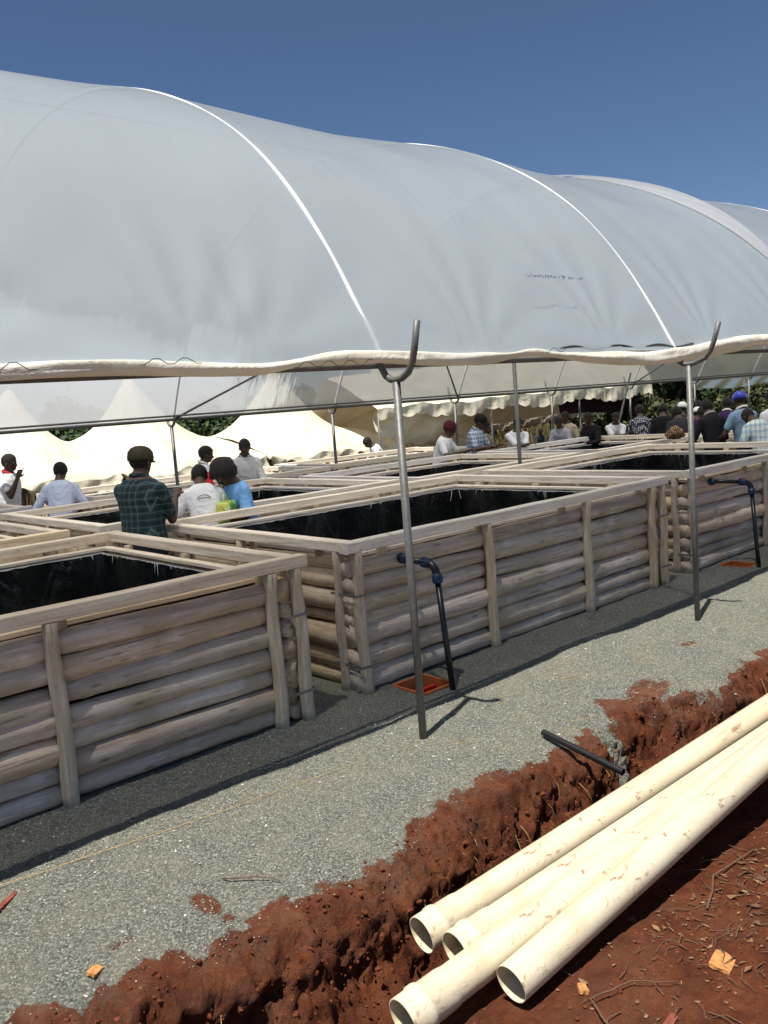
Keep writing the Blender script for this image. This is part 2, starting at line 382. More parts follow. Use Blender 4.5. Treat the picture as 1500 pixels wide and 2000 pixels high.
def pit(x0, x1, y0, y1, label, red):
    r = empty('inspection_pit', ((x0+x1)/2, (y0+y1)/2, 0), label, 'pit', 'orange lined pits at the tank fronts')
    b = MB(); t = .02; e = .03
    for lo, hi in (((x0-e, y0-e, -.3), (x0+t-e, y1+e, .012)), ((x1+e-t, y0-e, -.3), (x1+e, y1+e, .012)), ((x0-e+t, y0-e, -.3), (x1+e-t, y0+t-e, .010)), ((x0-e+t, y1+e-t, -.3), (x1+e-t, y1+e, .016)), ((x0-e+t, y0-e+t, -.3), (x1+e-t, y1+e-t, -.28))):
        b.box(lo, hi)
    b.build('pit_lining', M['orange'], r, off=r.location)
    if red:
        b = MB(); b.tube([(x0+.12, y0+.10, -.27), (x0+.12, y0+.10, -.03)], [.03, .03], 14); b.box((x0+.09, y0+.085, -.03), (x0+.21, y0+.115, -.008))
        b.build('valve_handle', M['red_plastic'], r, off=r.location)
pit(3.95, 4.21, 4.26, 4.53, 'sunken orange pit with a red valve at the foot of the middle tank', True)
pit(8.76, 8.98, 4.29, 4.55, 'sunken orange pit by the riser of the right hand tank', False)

# loose gravel grains
def grains():
    n = 34000; X = RNG.uniform(.4, 8.4, n*2); Y = RNG.uniform(2.75, 4.55, n*2)
    e = lip(X)+.03+fbm(X*1.7+5, Y*.6, 3)*.16+fbm(X*6, Y*6, 3)*.10
    ok = (Y > e-RNG.exponential(.035, n*2)) & (X*.2+RNG.random(n*2)*2.2 < 2.6)
    for (a, b, c_, d) in PITS: ok &= ~((X > a-.04) & (X < b+.04) & (Y > c_-.04) & (Y < d+.04))
    X, Y = X[ok][:n], Y[ok][:n]; n = len(X)
    Z = ground_z(X, Y); s = RNG.uniform(.0016, .0044, n)*np.where(RNG.random(n) < .035, 2.3, 1)
    base = np.array([(1, 0, 0), (-1, 0, 0), (0, 1, 0), (0, -1, 0), (0, 0, .8), (0, 0, -.8)], float)
    V = base[None]*s[:, None, None]*RNG.uniform(.6, 1.3, (n, 6, 1))
    a = RNG.uniform(0, 2*PI, n); ca, sa = np.cos(a)[:, None], np.sin(a)[:, None]
    V = np.stack([V[..., 0]*ca-V[..., 1]*sa+X[:, None], V[..., 0]*sa+V[..., 1]*ca+Y[:, None], V[..., 2]+Z[:, None]+s[:, None]*.35], -1).reshape(-1, 3)
    f = np.array([(0, 2, 4), (2, 1, 4), (1, 3, 4), (3, 0, 4), (2, 0, 5), (1, 2, 5), (3, 1, 5), (0, 3, 5)])
    F = (f[None]+(np.arange(n)*6)[:, None, None]).reshape(-1, 3)
    me = from_arrays('gravel', V, F)
    m, nn, l, b = mat_new('gravel grains'); gi = nn.new('ShaderNodeNewGeometry')
    l.new(ramp(nn, l, gi.outputs['Random Per Island'], [(0, (.12, .13, .11)), (.5, (.25, .26, .225)), (.85, (.38, .38, .33)), (1, (.7, .68, .6))]), b.inputs['Base Color'])
    b.inputs['Roughness'].default_value = .7
    tag(link('loose_gravel', me, m), kind='stuff')
grains()

# soil clods in and beside the trench, crumbs of earth
def clods():
    bm = bmesh.new(); bmesh.ops.create_icosphere(bm, subdivisions=1, radius=1)
    bv = np.array([v.co[:] for v in bm.verts]); bf = np.array([[v.index for v in f.verts] for f in bm.faces]); bm.free()
    n = 9000; X = RNG.uniform(.5, 8.0, n); s_ = RNG.random(n)
    Y = np.where(s_ < .6, lip(X)-RNG.uniform(-.02, .75, n), RNG.uniform(.7, 2.6, n))
    sz = np.where(s_ < .6, np.minimum(RNG.exponential(.0036, n)+.002, .020), RNG.exponential(.0035, n)+.0015)
    Z = ground_z(X, Y); Vs = []; Fs = []
    for i in range(n):
        k = RNG.uniform(.55, 1.15, (len(bv), 1)) if True else 1
        q = bv*k*sz[i]*RNG.uniform(.6, 1.3, 3); Vs.append(q+[X[i], Y[i], Z[i]+sz[i]*.25]); Fs.append(bf+i*len(bv))
    me = from_arrays('clods', np.concatenate(Vs), np.concatenate(Fs))
    tag(link('soil_clods', me, simple('clod soil', (.135, .043, .021), .95, 0, .45, 50, .6, .1), None, False), kind='stuff')
clods()

# ------------------------------------------------------------------ tanks
def log_pts(L, amp, seed, n=34):
    r = random.Random(seed); a = [(r.uniform(.2, 1.4), r.uniform(0, 6.3), r.uniform(.3, 1)) for _ in range(4)]
    return [(L*i/(n-1), sum(c*math.sin(f*L*i/(n-1)*1.3+p) for f, p, c in a)*amp/2.4, sum(c*math.cos(f*L*i/(n-1)*1.1+p*1.7) for f, p, c in a)*amp/2.4) for i in range(n)]
def log_wall(L, seed, top=.95, n=7, seg=14, bays=None):
    """stack of round logs along +X from 0 to L, centre line y=0"""
    mb = MB(); rr = random.Random(seed)
    bays = bays or [0, L]
    for a, b in zip(bays[:-1], bays[1:]):
        hs = [rr.uniform(.70, 1.32) for _ in range(n)]; tot = sum(hs); hs = [h*top/tot for h in hs]
        z = 0
        for i, h in enumerate(hs):
            r = h/2; ln = b-a
            P = log_pts(ln, .022, rr.random()*1e6, max(8, int(ln/.07)))
            tp = rr.uniform(-.22, .22); bump_x = [rr.uniform(0, ln) for _ in range(2)]; V = []
            pts = []; rad = []
            for x, dy, dz in P:
                q = 1+tp*(x/ln-.5)+.04*math.sin(x*5+i)+sum(.10*math.exp(-((x-bx)/.05)**2) for bx in bump_x)*rr.choice((0, 1))
                pts.append((a+x, dy*1.2, z+r+dz*.9)); rad.append(r*1.06*q)
            sidev = Vector((0, math.cos(i), math.sin(i)))
            mb.tube(pts, rad, seg, tint=rr.uniform(.1, .9), squash=rr.uniform(.92, 1.0), noise=.018, side=sidev)
            z += h
    return mb
def place_part(mb, name, mat, root, loc, rz=0, smooth=True):
    o = mb.build(name, mat, root, smooth); o.location = loc; o.rotation_euler = (0, 0, rz); return o
def rail(L, wd, h, seed, tint=None, n=None):
    """sawn rail along +X with slightly uneven edges"""
    r = random.Random(seed); mb = MB(); n = n or max(3, int(L/.35)); ring = []
    V = []; t = r.uniform(.35, .8) if tint is None else tint
    cx = .006
    for i in range(n):
        x = L*i/(n-1); w0, w1 = -r.uniform(0, .004), r.uniform(0, .004); dz = r.uniform(-.003, .003); dy = r.uniform(-.003, .003)
        sec = [(w0+cx, 0), (wd+w1-cx, 0), (wd+w1, cx), (wd+w1, h-cx), (wd+w1-cx, h), (w0+cx, h), (w0, h-cx), (w0, cx)]
        V += [(x, y+dy, z+dz) for y, z in sec]
    F = [(i*8+k, i*8+(k+1) % 8, (i+1)*8+(k+1) % 8, (i+1)*8+k) for i in range(n-1) for k in range(8)]
    F = [tuple(reversed(f)) for f in F]; F += [tuple(range(8)), tuple((n-1)*8+k for k in reversed(range(8)))]
    mb.add(V, F, t); return mb
def pole(h, r, seed, lean=.01):
    rr = random.Random(seed); mb = MB(); n = 12; lx, ly = rr.uniform(-lean, lean), rr.uniform(-lean, lean)*.4
    k = rr.uniform(0, 6)
    pts = [(lx*(1-i/(n-1))+.005*math.sin(k+i*.7), ly*(1-i/(n-1))+.004*math.cos(k+i*.9), -.03+(h+.03)*i/(n-1)) for i in range(n)]
    mb.tube(pts, [r*(1.08-.14*i/(n-1)+.05*math.sin(k+i*1.3)) for i in range(n)], 12, tint=rr.uniform(.3, .9), noise=.03); return mb

def tank(label, x0, x1, y0, y1, seed, near=False, posts=(), tan=False, H=1.01, sides='fblr', tilt=0):
    ox, oy = (x0+x1)/2, (y0+y1)/2; LX, LY = x1-x0, y1-y0
    root = empty('fish_tank', (ox, oy, 0), label, 'fish tank', 'log walled fish tanks in rows under the film', rz=tilt)
    r = random.Random(seed); hx, hy = LX/2, LY/2
    top = .945
    # log walls
    d = .115
    fb = [0]+[p-x0 for p in posts if x0+.3 < p < x1-.3]+[LX-.24]
    o = place_part(log_wall(LX-.24, seed, top, 7, 16 if near else 10, fb if near else None), 'log_wall', M['log_x'], root, (-hx+.02, -hy+d, 0))
    place_part(log_wall(LX-.04, seed+1, top, 7, 8), 'log_wall', M['log_x'], root, (-hx+.02, hy-d, 0))
    for k, sx in ((0, -1), (1, 1)):
        e0 = .18 if k == 0 else .06
        mb = log_wall(LY-.18-e0, seed+2+k, top, 7, 14 if near else 8)
        if k: mb.v = [(x-.02*math.sin(z*37+x) if x < .3 else x, y, z) for x, y, z in mb.v]
        mb.v = [(-y, x, z) for x, y, z in mb.v]
        place_part(mb, 'log_wall', M['log_y'], root, (sx*(hx-d), -hy+e0, 0))
    # posts
    ph = H-.002
    pr = .043
    xs = [x0+.06]+list(posts)+[x1-.25, x1-.05] if posts else [x0+.06, x0+LX/3, x0+2*LX/3, x1-.06]
    for i, px in enumerate(xs):
        place_part(pole(ph, pr, seed*3+i), 'post', M['post'], root, (px-ox, -hy+.03, 0))
        if not near: place_part(pole(ph, pr, seed*3+i+50), 'post', M['post'], root, (px-ox, hy-.03, 0))
    for sx in (-1, 1):
        for py in ((-hy+.20, 0, hy-.12)):
            place_part(pole(ph, pr*.95, seed*5+int(py*10)+sx), 'post', M['post'], root, (sx*(hx-.03), py, 0))
        if near:
            for zz in (.70, .19):
                b = MB(); e = .004; X = sx*(hx+.002); 
                b.box((min(X, X-sx*.19), -hy-.020, zz), (max(X, X-sx*.19), -hy-.017, zz+.018)); b.box((min(X, X-sx*.003), -hy-.017, zz), (max(X, X-sx*.003), -hy+.27, zz+.018))
                b.build('tie_strap', M['steel_dull'], root)
    # liner
    ins = .215; lx, ly = hx-ins, hy-ins; zt = top+.0; zb = .06
    V = []; F = []; per = []
    nx_, ny_ = int(lx*2/.07), int(ly*2/.07)
    per = [(-lx+2*lx*i/nx_, -ly) for i in range(nx_)]+[(lx, -ly+2*ly*i/ny_) for i in range(ny_)]+[(lx-2*lx*i/nx_, ly) for i in range(nx_)]+[(-lx, ly-2*ly*i/ny_) for i in range(ny_)]
    m = len(per); rows = 9
    ph_ = [r.uniform(0, 6.3) for _ in range(4)]
    for j in range(rows):
        zz = zt+(zb-zt)*j/(rows-1)
        for i, (a, b_) in enumerate(per):
            wv = (.018*math.sin(i*.55+ph_[0]+j*.25)+.012*math.sin(i*1.3+ph_[1]-j*.5)+.008*math.sin(i*2.6+ph_[2]+j*.9))*min(1, j/2)
            k = 1-max(wv+.02, 0)/max(abs(a), abs(b_), .1)*(1 if True else 0)
            V.append((a*k, b_*k, zz))
    for j in range(rows-1):
        for i in range(m): F.append((j*m+i, (j+1)*m+i, (j+1)*m+(i+1) % m, j*m+(i+1) % m))
    F.append(tuple((rows-1)*m+i for i in range(m)))
    me = bpy.data.meshes.new('liner'); me.from_pydata(V, [], F); me.update(); link('liner', me, M['liner'], root, True)
    rx, ry = ('rail_tan_x', 'rail_tan_y') if tan else ('rail_x', 'rail_y')
    # inner rail on the wall top, pinching the liner
    iw, ih, iz = .065, .032, top+.005
    a = .125
    for sgn in (-1, 1):
        place_part(rail(LX-2*a, iw, ih, seed+11+sgn), 'inner_rail', M[rx], root, (-hx+a, sgn*(hy-a)-(iw if sgn > 0 else 0), iz), 0, False)
        mb = rail(LY-2*a-2*iw-.004, iw, ih, seed+15+sgn); mb.v = [(-y, x, z) for x, y, z in mb.v]
        place_part(mb, 'inner_rail', M[ry], root, (sgn*(hx-a)+(iw if sgn < 0 else 0), -hy+a+iw+.002, iz), 0, False)
    # upper rail ring
    tw, th = .095, .078
    ov = .03
    for sgn in (-1, 1):
        o = place_part(rail(LX+2*ov, tw, th, seed+21+sgn), 'top_rail', M[rx], root, (-hx-ov, sgn*hy-(tw if sgn > 0 else 0)-sgn*0, H), 0, False)
        mb = rail(LY-2*tw-.006, tw, th-.004, seed+25+sgn); mb.v = [(-y, x, z) for x, y, z in mb.v]
        place_part(mb, 'top_rail', M[ry], root, (sgn*(hx)+(tw if sgn < 0 else 0), -hy+tw+.003, H), 0, False)
    # blocks between the two rings
    nb = 4 if near else 3
    for sgn in (-1, 1):
        for i in range(nb):
            x = -hx+.35+(LX-.7)*i/(nb-1)+r.uniform(-.1, .1)
            b = MB(); b.box((x-.04, -.02, top-.03), (x+.04, .02, H-.002), r.random(), .003)
            b.v = [(p[0], p[1]+sgn*(hy-.115), p[2]) for p in b.v]; b.build('rail_block', M['post'], root)
            if i < nb-1:
                y = -hy+.5+(LY-1.0)*i/(max(1, nb-2))+r.uniform(-.1, .1)
                b = MB(); b.box((-.02+sgn*(hx-.115), y-.04, top-.03), (.02+sgn*(hx-.115), y+.04, H-.002), r.random(), .003); b.build('rail_block', M['post'], root)
    # paint runs and shreds hanging on the liner
    b = MB()
    def drip(px, py, nx, ny, ln, wd):
        zt2 = iz-.002; k = r.uniform(-.3, .3); q = .030
        V = []
        for j in range(4):
            t = j/3; ww = wd*(1-.75*t); zz = zt2-ln*t; sw = k*ln*t*t
            V += [(px+nx*q+(-ny)*(sw-ww), py+ny*q+nx*(sw-ww), zz), (px+nx*(q+.003)+(-ny)*(sw), py+ny*(q+.003)+nx*(sw), zz), (px+nx*q+(-ny)*(sw+ww), py+ny*q+nx*(sw+ww), zz)]
        b.add(V, [(3*j+c_, 3*j+c_+1, 3*j+4+c_, 3*j+3+c_) for j in range(3) for c_ in (0, 1)]+[(3*j+c_, 3*j+3+c_, 3*j+4+c_, 3*j+c_+1) for j in range(0) for c_ in (0, 1)])
    nd = 46 if near else 22
    lxx, lyy = hx-ins, hy-ins
    for cl in range(7):
        c0 = r.random(); side = r.choice((0, 0, 1, 1, 2))
        for i in range(nd//7):
            t = c0+r.gauss(0, .03); t = min(.97, max(.03, t)); ln = r.uniform(.008, .035)+(r.random() < .25)*r.uniform(.03, .11); wd = r.uniform(.0025, .008)
            if side == 0: drip(-lxx+2*lxx*t, lyy, 0, -1, ln, wd)
            elif side == 1: drip(lxx, -lyy+2*lyy*t, -1, 0, ln, wd)
            else: drip(-lxx, -lyy+2*lyy*t, 1, 0, ln, wd)
    q = .031; z1 = iz-.001
    for (ax, ay, bx, by) in ((-lxx, lyy-q, lxx, lyy-q), (lxx-q, -lyy, lxx-q, lyy), (-lxx+q, -lyy, -lxx+q, lyy)):
        V = []; m_ = 60
        for i in range(m_):
            t = i/(m_-1); hgt = .006+.010*abs(math.sin(i*1.7+seed))*abs(math.sin(i*.31)); V += [(ax+(bx-ax)*t, ay+(by-ay)*t, z1), (ax+(bx-ax)*t, ay+(by-ay)*t, z1-hgt)]
        b.add(V, [(2*i, 2*i+1, 2*i+3, 2*i+2) for i in range(m_-1)])
    b.build('paint_drips', M['drip'], root)
    return root

tank('nearest tank with bare tan rails, cut off by the left edge of the picture', -.88, 3.22, 4.52, 7.36, 11, True, [.25, 1.58], tan=True)
tank('large middle tank with a black riser pipe and three visible wall bays', 3.67, 7.74, 4.58, 7.48, 23, True, [5.10, 6.42])
tank('right hand front tank behind the second forked pole, with its own black riser pipe', 8.24, 12.05, 4.60, 7.45, 37, True, [9.98, 11.0])
tank('front row tank farthest to the right, behind the man in the light checked shirt', 13.35, 17.0, 4.65, 7.5, 41)
tank('small pale tank corner at the left edge, behind the nearest tank', -1.0, 3.02, 7.95, 10.6, 51, tan=True)
tank('second row tank in front of the man in the pale blue shirt', 3.33, 7.12, 7.86, 10.72, 61)
tank('second row tank behind the middle tank, with three people leaning on its far rail', 7.38, 10.78, 7.74, 10.25, 71)
tank('second row tank on the right, in front of the dark dressed crowd', 11.12, 14.45, 7.68, 10.15, 81)
tank('third row tank at the left edge beside the man raising his finger', .4, 3.85, 11.25, 13.4, 91)
tank('third row tank below the sagging white tents, left of centre', 4.75, 8.75, 11.3, 13.45, 101)
tank('third row tank behind the two standing men, below the tent edge', 9.05, 12.6, 11.5, 13.3, 111)

# ------------------------------------------------------------------ risers
def riser(x, yw, zt, yk, foot, xe, label):
    r = empty('drain_pipe', (foot[0], foot[1], 0), label, 'pipe', 'black risers with blue nuts')
    e = Vector((xe, yk, zt)); w0 = Vector((x, yw+.12, zt+.035)); f = Vector((foot[0], foot[1], -.03)); R = .022
    d1 = (e-w0).normalized(); d2 = (f-e).normalized()
    b = MB(); b.tube([w0, e-d1*.05], R, 18); b.tube([e+d2*.10, f], R, 18); b.build('pipe_run', M['black_pe'], r, True, off=r.location)
    b = MB(); pts = []
    for i in range(9):
        t = i/8; p = (1-t)**2*(e-d1*.075)+2*t*(1-t)*e+t*t*(e+d2*.085); pts.append(p)
    b.tube(pts, [.029]*9, 18); b.build('elbow', M['black_pe'], r, True, off=r.location)
    for p, dd in ((e-d1*.085, d1), (e+d2*.10, d2), (Vector((x, yw+.01, zt+.03)), d1)):
        b = MB(); q = p
        b.tube([q-dd*.035, q-dd*.034, q+dd*.01, q+dd*.02, q+dd*.034, q+dd*.035], [.024, .031, .035, .035, .038, .024], 20)
        for k in range(10):
            a = 2*PI*k/10; s = dd.orthogonal().normalized(); t = dd.cross(s); c = q+(s*math.cos(a)+t*math.sin(a))*.035
            b.tube([c-dd*.03, c+dd*.02], .004, 5)
        b.build('nut', M['blue_pe'], r, True, off=r.location)
riser(4.165, 4.60, .86, 4.33, (4.15, 4.17), 4.22, 'black drain riser with blue nuts on the middle tank, behind the first forked pole')
riser(8.72, 4.62, .89, 4.32, (8.80, 4.17), 8.97, 'black drain riser with blue nuts on the right hand tank near the picture edge')

# black pipe stub poking out of the trench wall
b = MB(); p0, p1 = Vector((3.94, 3.22, -.025)), Vector((3.93, 2.66, -.12)); dd = (p1-p0).normalized()
r0 = empty('pipe_stub', (3.93, 2.66, -.12), 'short black pipe poking out of the trench wall towards the cream pipes', 'pipe')
for R, a, c_ in ((.020, p0, p1),):
    b.tube([a, c_], R, 18, caps=False); b.tube([c_, c_-dd*.15], R-.005, 18, caps=False); b.tube([c_+dd*.0002, c_+dd*.0003], [R, R-.005], 18, caps=False)
o = b.build('pipe_stub_body', M['black_pe'], r0, True, off=r0.location)

# ------------------------------------------------------------------ cream pipes
def ray(x, y): return r2*((x-750)/FPX)-u2*((y-1000)/FPX)+fw
def pvc(A, B, length, socket, label, R=.072):
    A = Vector(A); B = Vector(B); d = (B-A).normalized()
    root = empty('sewer_pipe', A, label, 'pipe', 'cream plastic pipes lying beside the trench')
    q = d.to_track_quat('X', 'Z').to_matrix().to_4x4(); root.rotation_euler = q.to_euler()
    def lathe(prof, nm, n=40):
        b = MB(); V = [(x, r*math.cos(2*PI*k/n), r*math.sin(2*PI*k/n)) for x, r in prof for k in range(n)]
        b.add(V, [(i*n+k, i*n+(k+1) % n, (i+1)*n+(k+1) % n, (i+1)*n+k) for i in range(len(prof)-1) for k in range(n)]); b.build(nm, M['pvc'], root, True)
    if socket:
        lathe([(0, R*1.045), (0, R*1.11), (.012, R*1.115), (.055, R*1.115), (.062, R*1.13), (.07, R*1.19), (.088, R*1.20), (.10, R*1.17), (.106, R*1.085), (.20, R*1.075), (.215, R*1.05), (.235, R*1.0)], 'socket')
        lathe([(.0, R*1.045), (.07, R*1.045), (.08, R*1.12), (.095, R*1.045), (.19, R*1.02), (.235, R*.94), (length, R*.94)], 'bore')
        lathe([(.235, R), (length, R), (length, R*.94)], 'barrel')
    else:
        lathe([(.004, R*.94), (0, R*.955), (0, R*.99), (.003, R), (.3, R), (length, R), (length, R*.94)], 'barrel')
        lathe([(.004, R*.94), (length, R*.94)], 'bore')
    return root
PIPES = [((2.13, 2.42, -.10), (4.66, 2.18, .13)), ((2.16, 2.25, -.105), (4.53, 2.03, .035)), ((1.76, 2.13, -.11), (4.37, 1.99, .11)), ((2.13, 1.95, -.09), (4.16, 1.93, .20))]
PIPES_PX = [((823, 1827, 3.641), (1500, 1384, 5.093)), ((889, 1858, 3.471), (1500, 1441, 4.778)), ((787, 1994, 3.098), (1500, 1457, 4.534)), ((998, 1923, 3.179), (1500, 1476, 4.297))]
PV = [tuple(Vector((0, 0, 2))+ray(x, y)*dp for x, y, dp in pq) for pq in PIPES_PX]
PL = ['cream pipe farthest from the viewer, with a belled socket, against the trench', 'cream pipe whose belled socket is partly covered by the pipe crossing before it', 'cream pipe whose belled socket reaches lowest and farthest left', 'cream pipe with a plain cut end, nearest to the wood litter']
for i, (A, B) in enumerate(PV): pvc(A, B, 6.2, i != 3, PL[i])

# ------------------------------------------------------------------ greenhouse
GH = empty('greenhouse', (8, 8.15, 0), 'long white film greenhouse roof on bent steel hoops and forked poles', 'greenhouse')
GO = GH.location
PTS = [(3.80, 2.27), (3.92, 2.53), (4.11, 2.84), (4.32, 3.14), (4.52, 3.42), (4.93, 3.81), (5.31, 4.06), (5.74, 4.31), (6.35, 4.57), (7.2, 4.83), (8.15, 4.92)]
PTS2 = PTS+[(16.3-y, z) for y, z in reversed(PTS[:-1])]
def arch(t):
    """t in 0..1 along the arch"""
    P = PTS2; L = [0]
    for a, c_ in zip(P[:-1], P[1:]): L.append(L[-1]+math.hypot(c_[0]-a[0], c_[1]-a[1]))
    s = t*L[-1]; ys = [p[0] for p in P]; zs = [p[1] for p in P]
    # Catmull-Rom
    i = min(max(0, int(np.searchsorted(L, s))-1), len(P)-2); u = (s-L[i])/(L[i+1]-L[i])
    g = lambda k: P[min(max(k, 0), len(P)-1)]
    p0, p1, p2, p3 = g(i-1), g(i), g(i+1), g(i+2)
    f = lambda a, b_, c__, d: .5*(2*b_+(c__-a)*u+(2*a-5*b_+4*c__-d)*u*u+(3*b_-a-3*c__+d)*u**3)
    y, z = f(p0[0], p1[0], p2[0], p3[0]), f(p0[1], p1[1], p2[1], p3[1])
    if t > .5: z -= .22*((t-.5)*2)**2.5*1.0; y += .0
    return y, z
HX = [.14+3.26*k for k in range(-1, 12)]
NT = 150
AR = [arch(i/(NT-1)) for i in range(NT)]
for _ in range(60): AR = [AR[0]]+[tuple(.25*a+.5*b_+.25*c_ for a, b_, c_ in zip(AR[i-1], AR[i], AR[i+1])) for i in range(1, NT-1)]+[AR[-1]]
NRM = []
for i in range(NT):
    a = AR[max(0, i-1)]; c_ = AR[min(NT-1, i+1)]; t = Vector((c_[0]-a[0], c_[1]-a[1])).normalized(); NRM.append((-t[1], t[0]))
def roof_sheet():
    xs = list(np.arange(HX[0], 11, .05))+list(np.arange(11, HX[-1]+.01, .2))
    anchors = [(2.55, 2.3), (2.2, 2.3), (5.75, 2.3), (4.3, 2.3), (.9, 2.3), (9.0, 2.3), (7.3, 2.3)]
    V = []; nx_ = len(xs)
    for x in xs:
        k = (x-.14)/3.26; fr = k-math.floor(k); bay = math.floor(k)
        sag = math.sin(PI*fr)**.8 if 0 < fr < 1 else 0
        amp = (.05, .065, .085)[bay % 3] + (.025 if bay == 0 else 0)
        for i in range(NT):
            y, z = AR[i]; ny, nz = NRM[i]; t = i/(NT-1)
            env = math.sin(PI*min(1, max(0, t)))**.6
            d = -amp*sag*env
            if y < 6:
                for ax, az in anchors:
                    rx, rz = x-ax, (z-az)+.02; rr_ = math.hypot(rx, rz)
                    if rr_ < 2.2: th = math.atan2(rx, rz); d += .013*math.cos(th*13+ax*3)*math.exp(-rr_/.75)*min(1, rr_*5)
            d += .010*math.sin(x*2.1+t*9)*math.sin(t*23+x*.7)
            V.append((x, y+ny*d, z+nz*d))
    F = [(a*NT+i, (a+1)*NT+i, (a+1)*NT+i+1, a*NT+i+1) for a in range(nx_-1) for i in range(NT-1)]
    me = from_arrays('roof_sheet', [(p[0]-GO[0], p[1]-GO[1], p[2]-GO[2]) for p in V], F)
    link('roof_sheet', me, M['sheet'], GH, True)
roof_sheet()
for hx_ in HX:
    b = MB(); b.tube([(hx_, y-n_[0]*.010, z-n_[1]*.010) for (y, z), n_ in zip(AR, NRM)], .014, 10)
    b.build('hoop', M['glare'], GH, True, off=GO)  # steel hoop painted white for its sunlit highlight under the film
# doubled film along the fourth hoop, lifting at the crown
def flap(xh, wd, i0, i1):
    V = []; cols = 8; idx = list(range(i0, i1)); 
    for i in idx:
        y, z = AR[i]; ny, nz = NRM[i]; t = (i-i0)/(i1-i0); lift = math.sin(PI*min(1, t*1.0))**.8
        for j in range(cols):
            u = j/(cols-1); kk = (xh+.03-wd*(1-u)*(.25+.75*lift)-.14)/3.26; fr = kk-math.floor(kk); sg_ = .085*abs(math.sin(PI*fr))**.8*math.sin(PI*i/(NT-1))**.6; d = .016-sg_*(1-u)+.05*lift*u*(.6+.4*math.sin(t*7))+.010*math.sin(i*.7+j*1.7)*u*(1-u)*2
            V.append((xh+.03-wd*(1-u)*(.25+.75*lift), y+ny*d, z+nz*d))
    F = [(a*cols+j, a*cols+j+1, (a+1)*cols+j+1, (a+1)*cols+j) for a in range(len(idx)-1) for j in range(cols-1)]
    me = from_arrays('film_flap', [(p[0]-GO[0], p[1]-GO[1], p[2]-GO[2]) for p in V], F); link('film_flap', me, M['flap'], GH, True)
flap(9.92, .55, 14, 84)
# straight runs: lock channels, gutter bars, ridge string
for (y, z, r_) in ((3.87, 2.235, .017), (12.50, 2.045, .026), (12.42, 2.10, .015)):
    b = MB(); b.tube([(HX[0], y, z), (HX[-1], y, z)], r_, 10); b.build('purlin', M['steel'], GH, True, off=GO)
b = MB(); b.tube([(x, 6.9, 4.52) for x in np.arange(HX[0], HX[-1], .5)], .010, 6); b.build('purlin', M['glare'], GH, True, off=GO)
# forked poles
def forked(x, y, zf, r_, near=True, ln=1.0):
    s = 1 if near else -1; arm = .85 if near else .8
    b = MB(); b.tube([(x+.0, y, -.3), (x, y, zf-.01)], r_, 16); o = b.build('pole', M['steel'], GH, True, off=GO)
    b = MB()
    path = [(.145, .135), (.115, .075), (.085, .03), (.045, .006), (0, 0), (-.045, .008), (-.085, .04), (-.115, .095), (-.135, .17), (-.165, .33)]
    P = [(x+.02*(ln-1)*(a < 0), y+s*a*(ln if a < -.05 else 1), zf+c_*(.95 if ln > 1.2 and a < 0 else 1)) for a, c_ in path]
    b.tube(P, r_*arm, 14); b.build('fork', M['steel'], GH, True, off=GO)
for i, px in enumerate((.14, 3.40, 6.66, 9.92, 13.18)):
    forked(px, 3.70, 2.14, .0235, True, 1.22 if i != 2 else 1.6)
for px in HX[1:]: forked(px, 12.60, 1.94, .027, False)
b = MB(); b.tube([(9.17, 7.62, -.3), (9.17, 7.62, 2.56)], .027, 14); b.build('pole', M['steel'], GH, True, off=GO)
# diagonal braces inside the far side
for a, c_ in (((6.66, 12.5, 2.05), (8.6, 11.9, 2.92)), ((13.18, 12.5, 2.05), (12.2, 11.9, 2.92)), ((19.7, 12.5, 2.05), (21.2, 11.9, 2.8))):
    b = MB(); b.tube([a, c_], .017, 8); b.build('brace', M['steel'], GH, True, off=GO)
# rolled bottom edge of the film
RP = [(.9, 2.27, .05), (1.27, 2.27, .048), (1.48, 2.28, .048), (1.72, 2.28, .045), (1.98, 2.27, .048), (2.31, 2.25, .042), (2.55, 2.24, .042), (2.79, 2.27, .024), (3.03, 2.29, .048), (3.36, 2.29, .05), (3.88, 2.26, .05), (4.36, 2.26, .05), (4.59, 2.275, .022), (4.81, 2.30, .036), (5.04, 2.27, .022), (5.49, 2.235, .056), (6.18, 2.21, .068), (6.81, 2.24, .074), (7.42, 2.29, .088), (8.11, 2.345, .072), (8.6, 2.35, .06), (9.2, 2.27, .05), (9.9, 2.25, .05), (11, 2.27, .05), (13, 2.26, .05)]
def roll_edge():
    X = [p[0] for p in RP]; Z = [p[1] for p in RP]; R_ = [p[2] for p in RP]
    xs = np.arange(-2, 13, .025); n = 20; V = []
    zz = np.interp(xs, X, Z); rr_ = np.interp(xs, X, R_)
    ker = np.ones(9)/9
    zz = np.convolve(np.pad(zz, 4, 'edge'), ker, 'valid'); rr_ = np.convolve(np.pad(rr_, 4, 'edge'), ker, 'valid')
    for x, z, r_ in zip(xs, zz, rr_):
        for k in range(n):
            an = 2*PI*k/n; q = 1+.10*math.sin(an*3+x*2.3)+.07*math.sin(an*5-x*4.1)+.05*math.sin(an*2+x*9)
            V.append((x, 3.80+.02*math.sin(x*1.7)+math.sin(an)*r_*q*.72, z+math.cos(an)*r_*q*.76-.008))
    F = [(i*n+k, i*n+(k+1) % n, (i+1)*n+(k+1) % n, (i+1)*n+k) for i in range(len(xs)-1) for k in range(n)]
    me = from_arrays('rolled_edge', [(p[0]-GO[0], p[1]-GO[1], p[2]-GO[2]) for p in V], F); link('rolled_edge', me, M['roll'], GH, True)
roll_edge()
